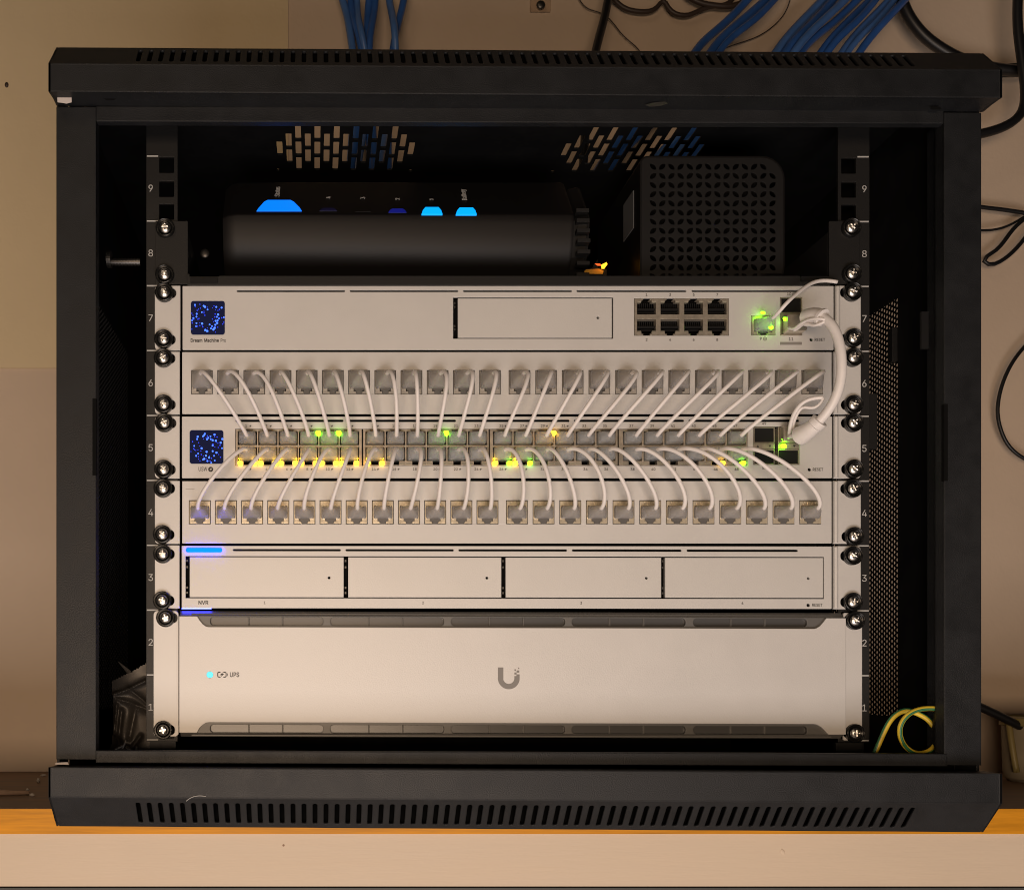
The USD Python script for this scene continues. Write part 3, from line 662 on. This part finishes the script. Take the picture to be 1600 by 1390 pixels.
obj('body', prism(prof, xa, xb), 'box_plastic', bb, smooth=38)
def on_slope(poly, lift=.0004, t=.0008):
    """a thin raised piece on the sloping upper face of the box, from its outline as seen"""
    mz = (.3572 - .3226) / (767 - 738) * 1000
    nrm = np.array([0, -mz / math.hypot(mz, 1), 1 / math.hypot(mz, 1)])
    P3 = []
    for x, y in list(poly.exterior.coords)[:-1]:
        s = (CY - y) / F
        D = (.3226 - mz / 1000 * 738) / (s / 1000 - mz / 1000)
        P3.append(W(x, y, D))
    P3 = np.array(P3); return hull(np.vstack([P3 + nrm * lift, P3 - nrm * t]))
obj('status_light', on_slope(Polygon([(401, 330.5), (404, 326), (413, 316), (418, 313.4), (454, 313.4), (459, 316), (468, 325), (471.5, 330.5)])), 'led_status', bb)
for x, y, w, h, m in ((513, 330.2, 27, 4.5, 'led_faint'), (567.5, 331, 24, 3, 'led_off'), (621, 332.6, 28, 6, 'led_dim'), (675, 335, 32.5, 10.5, 'led_sky'), (728.5, 335.4, 32.5, 10.5, 'led_sky')):
    if m == 'led_off': m = 'box_plastic'
    obj('charge_light', on_slope(Polygon([(x - w / 2, y), (x - w / 2 + 2, y - h * .55), (x - w / 2 + 6, y - h), (x + w / 2 - 6, y - h), (x + w / 2 - 2, y - h * .55), (x + w / 2, y)])), m, bb)
for s, x, y, c in (('Status', 433, 308, 8), ('4', 513, 311, 7), ('3', 567, 311.5, 7), ('2', 621, 313, 7), ('1', 674, 313.5, 6), ('Battery', 727, 314, 8)):
    kk = 752 / F / 1000
    m = meshkit.text_mesh(s, c * kk * 1.0, .0002); m.apply_translation([0, -(m.bounds[0][1] + m.bounds[1][1]) / 2, 0])
    m.apply_transform(trimesh.transformations.rotation_matrix(math.pi / 2, [0, 0, 1]))
    m.apply_transform(trimesh.transformations.rotation_matrix(math.atan2(.0346, .029), [1, 0, 0]))
    mz = (.3572 - .3226) / (767 - 738) * 1000; sl = (CY - y) / F
    D = (.3226 - mz / 1000 * 738) / (sl / 1000 - mz / 1000)
    m.apply_translation(W(x, y, D) + np.array([0, -.0002, .0002])); obj('lettering', m, 'white_ink', bb)
sm = [((D - 790) * .94 + 790, (z - .31) * .94 + .31) for D, z in prof]
cap_ = obj('end_cap', prism(sm, xb, xb + .012), 'flat_black', bb)
for i, f_ in enumerate(np.linspace(.272, .325, 8)):
    obj('vent_rib', trimesh.creation.box([.009, .006, .0026]).apply_translation([xb + .0065, (737.5 + abs(f_ - .30) * 160 - D0) / 1000, ZC + f_]), 'router_plastic', bb)

# ------------------------------------------------------------------ router box
rt = thing('router', 'black router box with a leaf-patterned front standing at right on the rack shelf', 'router', W(1110, 428, 760))
kk = 740 / F
out = unary_union([R(1000, 244, 1226, 452, 36).intersection(R(1110, 200, 1300, 500)), R(1000, 244, 1226, 452, 11).intersection(R(900, 200, 1110.5, 500))]).difference(R(900, 429, 1300, 500))
out = out.union(R(1000, 400, 1190, 452, 9)).union(R(1000, 244, 1226, 430, 34).intersection(R(1110, 300, 1230, 500))).buffer(.01)
def leaf(x, y, a):
    l = Point(0, 4.6).buffer(8.1, 12).intersection(Point(0, -4.6).buffer(8.1, 12))
    return affinity.translate(affinity.rotate(l, a, origin=(0, 0)), x, y)
lv = []
inner = out.buffer(-11)
for i in range(15):
    for j in range(13):
        x, y = 1020.5 + i * 14.35, 260.5 + j * 14.3
        if inner.contains(Point(x, y)): lv.append(leaf(x, y, -45 if (i + j) % 2 else 45))
obj('grille_front', plate(out.buffer(-2.2).difference(unary_union(lv)), 737, 1.0), 'router_plastic', rt)
obj('housing', cat([plate(out.difference(out.buffer(-2.1)), 738, 110), plate(out.buffer(-2.3), 760, 2)]), 'box_plastic', rt)
sx = W(1000, 0, 738)[0]
obj('side_label', bx(sx - .0006, sx - .0001, 752, 776, .318, .345), 'sticker', rt)
# amber lit connector between them
nj = thing('network_connector', 'small connector with an amber glow between the two black boxes', 'connector', W(930, 428, 770))
obj('connector_body', hull([W(x, y, 770 + d) for x, y in ((907, 429), (912, 420), (940, 418), (948, 421), (948, 440), (907, 440)) for d in (0, 25)]), 'flat_black', nj)
obj('amber_label', hull([W(x, y, 768 + d) for x, y in ((909, 427.5), (916, 421), (936, 420), (943, 423), (942, 428)) for d in (0, 1.5)]), 'amber_label', nj)
obj('lamp', hull([W(x, y, 765 + d) for x, y in ((939, 414), (948, 409.5), (949, 413), (944, 420), (940, 420)) for d in (0, 2)]), 'led_amber', nj)
obj('lamp', hull([W(x, y, 765 + d) for x, y in ((929, 411.5), (938, 412), (940, 415.5), (933, 415)) for d in (0, 2)]), 'led_red', nj)

# ------------------------------------------------------------------ patch cables
def smooth_plug(cx, cz, w, h, D, out_, rr, exit_off=(0, 0)):
    """plug body in the socket plus a boot tapering to the cord"""
    Y = lambda d: (D - d - D0) / 1000
    body = hull(rect_pts(cx, cz, w, h, Y(-7), .0008) + rect_pts(cx, cz, w, h, Y(1.5), .0012) + rect_pts(cx, cz, w * .95, h * .93, Y(3.2), .0018))
    ex, ez = cx + exit_off[0], cz + exit_off[1]
    secs = [rect_pts(cx, cz, w * .93, h * .9, Y(3.0), .0022), rect_pts(cx + .3 * (ex - cx), cz + .3 * (ez - cz), w * .80, h * .80, Y(5.6), .003)]
    boot = hull(secs[0] + secs[1] + rect_pts(cx + .7 * (ex - cx), cz + .7 * (ez - cz), w * .52, h * .58, Y(out_ * .72), .0026))
    tip = hull(rect_pts(cx + .7 * (ex - cx), cz + .7 * (ez - cz), w * .52, h * .58, Y(out_ * .72), .0026) + ring_pts((ex, Y(out_), ez), rr * 1.35))
    mf = lambda q: m3.Manifold(m3.Mesh(np.array(q.vertices, np.float32), np.array(q.faces, np.uint32)))
    me = (mf(body) + mf(boot) + mf(tip)).to_mesh()
    return trimesh.Trimesh(me.vert_properties[:, :3], me.tri_verts), np.array([ex, Y(out_), ez])
RC = .00137
def patch_cable(i, row, jx, jy, px, py):
    up_ = row == 'upper'
    t = thing('patch_cable', f'thin white cable from the {ORD[i]} jack from the left of the {row} patch panel', 'patch cable', W((jx + px) / 2, (jy + py) / 2, 705), group=f'white cables on the {row} patch panel')
    J, P = W(jx, jy, D0), W(px, py, D0)
    r = np.random.default_rng(100 + i + (0 if up_ else 50))
    if up_:
        pj, tj = smooth_plug(J[0], J[2], .0131, .0122, D0 + .3, 13.0, RC, (.0004, .0010))
        pp, tp = smooth_plug(P[0], P[2], .0117, .0084, D0 + .2, 9, RC, (0, 0))
    else:
        pj, tj = smooth_plug(J[0], J[2], .0128, .0086, D0 + .3, 12, RC, (0, .0012))
        pp, tp = smooth_plug(P[0], P[2], .0117, .0088, D0 + .2, 10, RC, (0, .0008))
    a = obj('plug', pj, 'boot', t, smooth=50); b = obj('plug', pp, 'boot_clear', t, smooth=50)
    if not up_:
        cx = jx
        obj('latch', cat([plate(R(cx - 8, jy + 9.6, cx + 8, jy + 12.6), 717.2, 3), plate(R(cx - 6, jy + 12.6, cx + 6, jy + 14.6), 717.6, 3), plate(R(cx - 4, jy + 14.4, cx + 4, jy + 18.2), 718, 3)]), 'latch', a)
    else:
        obj('latch', cat([plate(R(jx - 7, jy + 13, jx + 7, jy + 16.4), 717.2, 3), plate(R(jx - 4.4, jy + 16.4, jx + 4.4, jy + 22), 717.8, 3)]), 'latch', a)
    d = P - J
    L1 = (.019 if up_ else .017) + r.uniform(-.006, .006); L2 = .016 + r.uniform(-.004, .005)
    sx = .0035 + r.uniform(-.005, .006)
    if up_:
        B = [tj, tj + [sx + .05 * d[0], -L1, .001], tp + [-.14 * d[0] + r.uniform(-.001, .001), -L2, -.22 * d[2]], tp]
    else:
        sxl = (.003 if i > 7 else .001) + r.uniform(-.004, .006)
        B = [tj, tj + [-.03 * d[0] + sxl * .4, -.008 - L1 * .25, .20 * d[2]], tp + [-.12 * d[0] + sxl, -L2 * (.8 if i < 7 else 1.1), .001], tp]
    s = np.linspace(0, 1, 26)[:, None]
    C = (1 - s) ** 3 * B[0] + 3 * s * (1 - s) ** 2 * B[1] + 3 * s * s * (1 - s) * B[2] + s ** 3 * B[3]
    # the cord runs a little way into both boots
    C = np.vstack([B[0] + [0, .003, 0], C, B[3] + [0, .003, 0]])
    obj('cord', tube(C, RC, 10), 'cord_white', t, smooth=True)
for i in range(24): patch_cable(i, 'upper', JU[i] + 16.8, 593.2, SP[i], 684)
for i in range(24): patch_cable(i, 'lower', JL[i] + 17, 800.5, SP[i], 708.5)

# --- thick uplink cable
ul = thing('uplink_cable', 'thick white looped cable joining the gateway and the switch at the right', 'network cable', W(1290, 600, 690))
path = [(1238, 510, 712), (1250, 503, 704), (1262, 496, 696), (1278, 494, 688), (1296, 504, 681), (1309, 528, 677), (1314.5, 560, 675), (1313, 596, 676), (1303, 626, 679), (1287, 650, 684), (1270, 667, 690), (1256, 677, 697), (1243, 684, 706), (1236, 687, 714)]
P = spline([W(x, y, D) for x, y, D in path], 70)
obj('cord', tube(P[12:58], .0031, 16), 'cord_thick', ul, smooth=True)
def collar(i0, i1, ra, rb): return tube(P[i0:i1], np.linspace(ra, rb, i1 - i0), 16)
obj('strain_relief', cat([tube(P[8:15], np.linspace(.0058, .0050, 7), 16), tube(P[14:16], [.0056, .0056], 16)]), 'cord_thick', ul, smooth=40)
obj('strain_relief', cat([tube(P[55:63], np.linspace(.0050, .0064, 8), 16), tube(P[53:56], [.0056] * 3, 16)]), 'cord_thick', ul, smooth=40)
obj('module', hull([*rect_pts(W(1238, 509.5)[0], W(1238, 509.5)[2], .0132, .0108, .012), *rect_pts(W(1238, 509.5)[0], W(1238, 509.5)[2], .0132, .0108, -.0075)]), 'port_metal', ul)
obj('module', hull([*rect_pts(W(1233, 679.5)[0], W(1233, 679.5)[2], .0132, .0108, .012), *rect_pts(W(1233, 679.5)[0], W(1233, 679.5)[2], .0132, .0108, -.0065)]), 'port_metal', ul)
obj('pull_tab', tube(spline([W(1232, 512, 706), W(1243, 512, 700), W(1252, 505, 694), W(1264, 499.5, 688), (W(1282, 498, 682)), W(1290, 500, 681), W(1278, 507, 684), W(1268, 508, 688), W(1258, 506, 692), W(1250, 510, 698), W(1240, 516, 704)], 40), [.0010] * 40, 8), 'cord_white', ul, smooth=True)
obj('pull_tab', cat([tube(spline([W(1233, 682, 708), W(1235, 664, 702), W(1241, 646, 696), W(1256, 628, 690), W(1270, 622.5, 688), W(1286, 621, 686)], 30), .0013, 8),
                     tube(spline([W(1286, 621, 686), W(1283, 628, 687), W(1270, 637, 690), W(1254, 637, 693), W(1245, 648, 697), W(1240, 662, 702), W(1239, 676, 707)], 30), .0010, 8),
                     tube(spline([W(1233, 683, 708), W(1246, 681, 700), W(1260, 677, 696), W(1264, 670, 694)], 20), .0014, 8)]), 'cord_white', ul, smooth=True)
# --- uplink to the outside
wc = thing('internet_cable', 'thin white cable with a green-lit plug rising from the gateway towards the shelf', 'network cable', W(1230, 480, 700))
J = W(1193, 508.2, D0)
pm, tipw = smooth_plug(J[0], J[2], .0118, .0085, D0, 12, RC, (.0012, .0012))
obj('plug', pm, 'boot_clear', wc, smooth=50)
P = spline([tipw + [0, .002, 0], tipw + [.001, -.003, .001], W(1225, 478, 698), W(1245, 459, 701), W(1262, 446, 706), W(1275, 440, 710), W(1290, 438.5, 712.5), W(1308, 440.5, 713.5)], 40)
obj('cord', tube(P, .00125, 10), 'cord_white', wc, smooth=True)

# ------------------------------------------------------------------ loose things in the rack
gwire = thing('ground_wire', 'coiled green and yellow ground wire in the lower right corner of the rack', 'wire', W(1420, 1178, 690))
pts = [(1364, 1186), (1368, 1174), (1374, 1160), (1382, 1142), (1391, 1126), (1402, 1115), (1416, 1110), (1432, 1114), (1447, 1122), (1458, 1134), (1464, 1150), (1459, 1166), (1446, 1175), (1432, 1176), (1417, 1168), (1408, 1154), (1406, 1139), (1411, 1125), (1422, 1114), (1436, 1108), (1452, 1106), (1476, 1109)]
Ds = np.linspace(704, 688, len(pts))
P = spline([W(x, y, d) for (x, y), d in zip(pts, Ds)], 110)
obj('wire', tube(P, .00165, 10), 'wire_yellow', gwire, smooth=True)
T = np.gradient(P, axis=0); T /= np.linalg.norm(T, axis=1, keepdims=True)
tw = np.linspace(-.6, 2.2, 110)[:, None]
nn = np.cross(T, [0, 1, 0]); nn /= np.linalg.norm(nn, axis=1, keepdims=True)
off = nn * np.cos(tw) - np.array([0, 1, 0]) * np.abs(np.sin(tw)) * .8
obj('green_stripe', tube(P + off * .00075, .00118, 10), 'wire_green', gwire, smooth=True)
bag = thing('plastic_bag', 'crumpled clear plastic bag of small screws in the lower left corner of the rack', 'bag', W(200, 1172, 740))
outl = Polygon([(174, 1065), (190, 1056), (206, 1049), (226, 1037), (240, 1036), (240, 1180), (171, 1180), (176, 1150), (178, 1120), (176, 1082)])
FOLDS = [(LineString(l), h_, w_) for l, h_, w_ in (([(175, 1085), (195, 1079), (228, 1063)], .5, 2.2), ([(178, 1090), (205, 1098), (230, 1108)], .3, 4), ([(200, 1075), (222, 1092), (230, 1100)], .28, 3), ([(182, 1100), (178, 1140)], .4, 3), ([(190, 1110), (184, 1165)], .35, 5), ([(181, 1150), (193, 1166)], .45, 1.6), ([(220, 1149), (206, 1168)], .45, 1.6), ([(176, 1174), (184, 1164)], .4, 1.6), ([(200, 1165), (206, 1175)], .4, 1.4), ([(212, 1104), (203, 1150)], .25, 6))]
def sheet(D, seed, amp):
    xs, ys = np.arange(171, 241, 2.0), np.arange(1036, 1182, 2.0)
    v, f, idx = [], [], {}
    for y in ys:
        for x in xs:
            if outl.buffer(1.2).contains(Point(x, y)):
                q = np.array([x * .03, y * .03, seed]); idx[(x, y)] = len(v)
                cr = .55 * meshkit.noise(q * .8 + seed, 2) + sum(h_ * math.exp(-sg.distance(Point(x, y)) / w_) for sg, h_, w_ in FOLDS)
                v.append(W(x, y, D - amp * cr))
    for y in ys:
        for x in xs:
            c = [(x, y), (x, y + 2), (x + 2, y + 2), (x + 2, y)]
            if all(q in idx for q in c): a = [idx[q] for q in c]; f += [[a[0], a[1], a[2]], [a[0], a[2], a[3]]]
    return trimesh.Trimesh(np.array(v), np.array(f), process=False)
obj('film', sheet(736, 1.3, 11), 'bag', bag, smooth=True)
obj('film', sheet(742, 5.1, 5), 'bag', bag, smooth=True)
obj('flap', hull([W(184, 1033, 738), W(186, 1033.4, 738), W(205, 1048, 737), W(200, 1053, 737), W(202, 1050, 738)]), 'bag', bag)
for x, y, a in ((194, 1162, .5), (213, 1172, .1), (203, 1170, 2.2), (186, 1167, 1.2)):
    m = trimesh.creation.capsule(height=.005, radius=.0011, count=[8, 8]).apply_transform(trimesh.transformations.rotation_matrix(a, [.3, 1, .2])).apply_translation(W(x, y, 738.5))
    obj('small_screw', m, 'chrome', bag, smooth=True)

# ------------------------------------------------------------------ cables around the rack
def cable(name, label, cat_, pts, D, rpx, m, group=None, n=40):
    P = [W(x, y, (D if np.ndim(D) == 0 else D[i])) for i, (x, y) in enumerate(pts)]
    o = obj(name, tube(spline(P, n), rpx * np.mean(D) / F / 1000, 10), m, smooth=True)
    return tag(o, label, cat_, group)
G1 = 'blue cables dropping behind the left of the rack'
L1 = [('leftmost blue cable of the left blue bundle above the rack', [(528, -30), (534, -4), (541, 20), (546, 45), (551, 80), (551, 200), (550, 390)], 6.4, 'cord_blue_light'),
      ('second blue cable of the left bundle, crossing towards its neighbour', [(546, -30), (548, 5), (553, 32), (560, 55), (565, 80), (560, 200), (558, 390)], 6.0, 'cord_blue'),
      ('third blue cable of the left bundle, straight and dark', [(556, -30), (558, 5), (561, 35), (567, 62), (571, 85), (570, 200), (568, 390)], 5.6, 'cord_blue_light'),
      ('widest-looking blue cable in the middle of the left bundle', [(578, -30), (576, 10), (574, 35), (572, 60), (570, 85), (575, 200), (577, 390)], 6.6, 'cord_blue'),
      ('blue cable right of the middle in the left bundle', [(588, -30), (586, 5), (582, 35), (578, 60), (577, 85), (582, 200), (586, 390)], 6.2, 'cord_blue'),
      ('blue cable left of the two that cross in a V', [(605, -30), (609, 5), (614, 30), (617, 55), (618, 80), (604, 200), (600, 390)], 6.2, 'cord_blue_light'),
      ('blue cable at the far right of the left bundle, leaning left', [(634, -30), (630, 5), (624, 30), (618, 55), (614, 80), (607, 200), (610, 390)], 6.2, 'cord_blue')]
for q, (lab, pts, r, m) in enumerate(L1): cable('blue_cable', lab, 'network cable', pts, [1085, 1083, 1080 - 6 * (q % 3), 1074 - 7 * (q % 3), 1066, 1040, 1012], r * .9, m, G1)
G2 = 'blue cables fanning behind the right of the rack'
L2 = [('lone blue cable at the left of the right blue fan', (1166, 1096, 7.5, 'cord_blue')), ('second blue cable from the left of the right fan', (1195, 1120, 8, 'cord_blue')), ('dark blue cable beside the lone pair of the right fan', (1208, 1133, 6.5, 'cord_blue')),
      ('broad pale blue cable at the left of the dense part of the fan', (1284, 1222, 8.2, 'cord_blue_light')), ('blue cable second in the dense part of the fan', (1300, 1237, 8.2, 'cord_blue')), ('mid blue cable in the centre of the dense fan', (1318, 1250, 7.6, 'cord_blue_light')),
      ('dark blue cable right of centre of the dense fan', (1338, 1262, 7, 'cord_blue')), ('dark blue cable left of the first gap in the fan', (1358, 1292, 7, 'cord_blue')), ('blue cable crossing over the gap in the fan', (1366, 1302, 7, 'cord_blue')),
      ('pale blue cable third from the right of the fan', (1388, 1325, 7, 'cord_blue_light')), ('pale blue cable second from the right of the fan', (1396, 1334, 6, 'cord_blue_light')), ('rightmost blue cable of the right fan', (1412, 1352, 7, 'cord_blue'))]
for q, (lab, (xt, xb_, r, m)) in enumerate(L2):
    bow = (-1) ** q * 4
    pts = [(xt + (xt - xb_) * .45, -30), (xt, 2), ((xt + xb_) / 2 + bow * .5, 36), (xb_ + 1, 68), (xb_ - 22, 100), ((958, 966, 980, 1040, 1050, 1062, 1074, 1086, 1098, 1112, 1126, 1140)[q], 232), ((900, 912, 925, 985, 995, 1010, 1020, 1040, 1060, 1080, 1095, 1110)[q], 388)]
    cable('blue_cable', lab, 'network cable', pts, [1086, 1082 - 5 * (q % 3), 1075 - 8 * (q % 3), 1066 - 5 * (q % 3), 1055, 1030, 1012], r * .84, m, G2)
cable('power_cable', 'straight black cable entering the top of the rack near the middle', 'cable', [(957, -40), (950, 0), (945, 25), (939, 48), (932, 75), (915, 200), (905, 389)], [1075, 1068, 1062, 1055, 1046, 1020, 1000], 6.6, 'cord_black')
cable('coiled_cable', 'dark brown cable hanging in two loops above the rack', 'cable', [(940, -40), (950, -12), (962, 2), (976, 13), (995, 18), (1014, 18), (1028, 10), (1036, 2), (1044, 12), (1056, 22), (1074, 24), (1092, 17), (1110, 11), (1126, 9), (1150, -20)], 1102, 3.6, 'cord_brown')
cable('brown_cable', 'short dark brown cable sagging beside the looped one', 'cable', [(1060, -30), (1084, 0), (1100, 6), (1118, 9), (1138, 10), (1170, -6)], 1098, 4.2, 'cord_brown')
cable('thin_wire', 'hair-thin dark wire behind the black cable above the rack', 'wire', [(895, -25), (905, -1), (919, 14), (934, 19), (950, 28), (964, 44), (975, 57), (990, 70), (1004, 90)], 1106, .8, 'cord_brown')
cable('thin_wire', 'thin dark wire bowing between the two parts of the blue fan', 'wire', [(1236, -25), (1234, 2), (1224, 24), (1207, 42), (1184, 57), (1160, 66), (1135, 75)], 1106, .8, 'cord_brown')
cable('power_cable', 'thick black cable curving down to the right end of the top bezel', 'cable', [(1398, -40), (1408, -4), (1416, 18), (1428, 38), (1446, 58), (1470, 76), (1510, 96), (1560, 108), (1600, 112)], 1080, 8.4, 'cord_black')
cable('power_cable', 'thick black cable down the right edge, turning back into the rack', 'cable', [(1592, -40), (1590, 5), (1591, 50), (1595, 82), (1600, 120), (1602, 150), (1596, 176), (1580, 192), (1556, 203), (1528, 210), (1490, 214)], 1060, 7.2, 'cord_black')
cable('power_cable', 'black cable running sideways behind the right end of the top bezel, upper of two', 'cable', [(1520, 104), (1562, 104), (1594, 102), (1630, 104)], 1085, 3.2, 'cord_black')
cable('power_cable', 'black cable running sideways behind the right end of the top bezel, lower of two', 'cable', [(1520, 122), (1562, 118), (1594, 117), (1630, 116)], 1088, 3.4, 'cord_black')
cable('power_cable', 'thin black cable folded in a hairpin right of the rack', 'cable', [(1510, 318), (1536, 324), (1562, 327), (1590, 331), (1606, 336), (1596, 346), (1574, 370), (1552, 394), (1540, 403), (1538, 409), (1546, 413), (1562, 409), (1582, 394), (1606, 366), (1640, 330)], 1095, 3.2, 'cord_black')
cable('thin_wire', 'thin black wire crossing the hairpin cable right of the rack', 'wire', [(1510, 358), (1540, 360), (1566, 356), (1590, 345), (1620, 325)], 1097, 1.9, 'cord_black')
cable('power_cable', 'thin black cable in a wide open loop right of the rack', 'cable', [(1640, 500), (1606, 536), (1586, 560), (1570, 590), (1561, 620), (1559, 648), (1564, 672), (1576, 696), (1592, 711), (1620, 724)], 1096, 2.9, 'cord_black')
cable('power_cable', 'black cable slanting down from the lower right post of the rack', 'cable', [(1505, 1090), (1536, 1106), (1562, 1118), (1586, 1130), (1630, 1150)], 1000, 6.6, 'cord_black')
# screw plate, nail, crumbs, bin
sp = thing('screw_plate', 'small clear plate screwed to the wall above the rack', 'plate', W(845, 17, 1110))
obj('plate_body', plate(R(828.5, -8, 860.5, 18, 1), 1109, 2), 'clear_plate', sp)
obj('screw_head', trimesh.creation.icosphere(3, .0046).apply_transform(np.diag([1, .5, 1, 1])).apply_translation(W(845, 8, 1107)), 'dull_steel', sp, smooth=True)
tag(obj('nail', trimesh.creation.icosphere(2, .0026).apply_transform(np.diag([.8, .7, 1.1, 1])).apply_translation(W(10.5, 133, 1110)), 'cord_brown', smooth=True), 'dark nail head in the wall at the upper left', 'nail')
def flake(x, y, L, r, a, m, seed):
    c = trimesh.creation.icosphere(3, 1.0); g_ = np.random.default_rng(seed); v = np.array(c.vertices)
    v *= (1 + .35 * (meshkit.noise(v * 2.2 + seed, seed) - .5))[:, None]
    v = v * [L, r, r * .8]; ca, sa = math.cos(a), math.sin(a); v = v @ np.array([[ca, sa, 0], [-sa, ca, 0], [0, 0, 1]])
    p = W(x, y, 172200 / (y - 1050)); p[2] = ZC + SHZ + r * .7
    return trimesh.Trimesh(v + p, c.faces, process=False)
tag(obj('wood_splinter', flake(10, 1242, .020, .0032, .12, m, 3), 'chip_wood', smooth=True), 'long pale wood splinter lying on the dark shelf at left', 'splinter')
tag(obj('plaster_crumb', cat([flake(43, 1240, .0016, .0034, .3, m, 5), flake(50, 1243, .0026, .0016, -.6, m, 6)]), 'lint', smooth=True), 'white crumb of plaster at the tip of the wood splinter', 'crumb')
tag(obj('plaster_crumb', cat([flake(60, 1222, .0016, .0030, .2, m, 7), flake(68, 1212, .0030, .0014, .5, m, 8)]), 'lint', smooth=True), 'white crumb of plaster close to the rack on the shelf', 'crumb')
bn = thing('plastic_bin', 'cream plastic tub with a yellow rim standing on the shelf at right', 'tub', W(1620, 1226, 978))
cx_, cz_, dd_ = W(1622, 1226, 1012)[0], W(1622, 1226, 978)[2], (1012 - D0) / 1000
tp = trimesh.creation.revolve(np.array([[0, 0], [.024, 0], [.0275, .003], [.029, .010], [.030, .058], [.0285, .058], [0, .056]]), sections=40); tp.apply_translation([cx_, dd_, ZC + SHZ])
obj('tub_wall', tp, 'bin_cream', bn, smooth=35)
rm = trimesh.creation.revolve(np.array([[.029, .053], [.0318, .054], [.0318, .061], [.027, .063], [.027, .053]]), sections=40); rm.apply_translation([cx_, dd_, ZC + SHZ])
obj('rim', rm, 'bin_lid', bn, smooth=35)
obj('handle_strap', tube(spline([[cx_ - .031, dd_ - .004, ZC + SHZ + .058], [cx_ - .0325, dd_ - .010, ZC + SHZ + .040], [cx_ - .030, dd_ - .014, ZC + SHZ + .010]], 12), .0028, 8), 'bin_lid', bn, smooth=True)
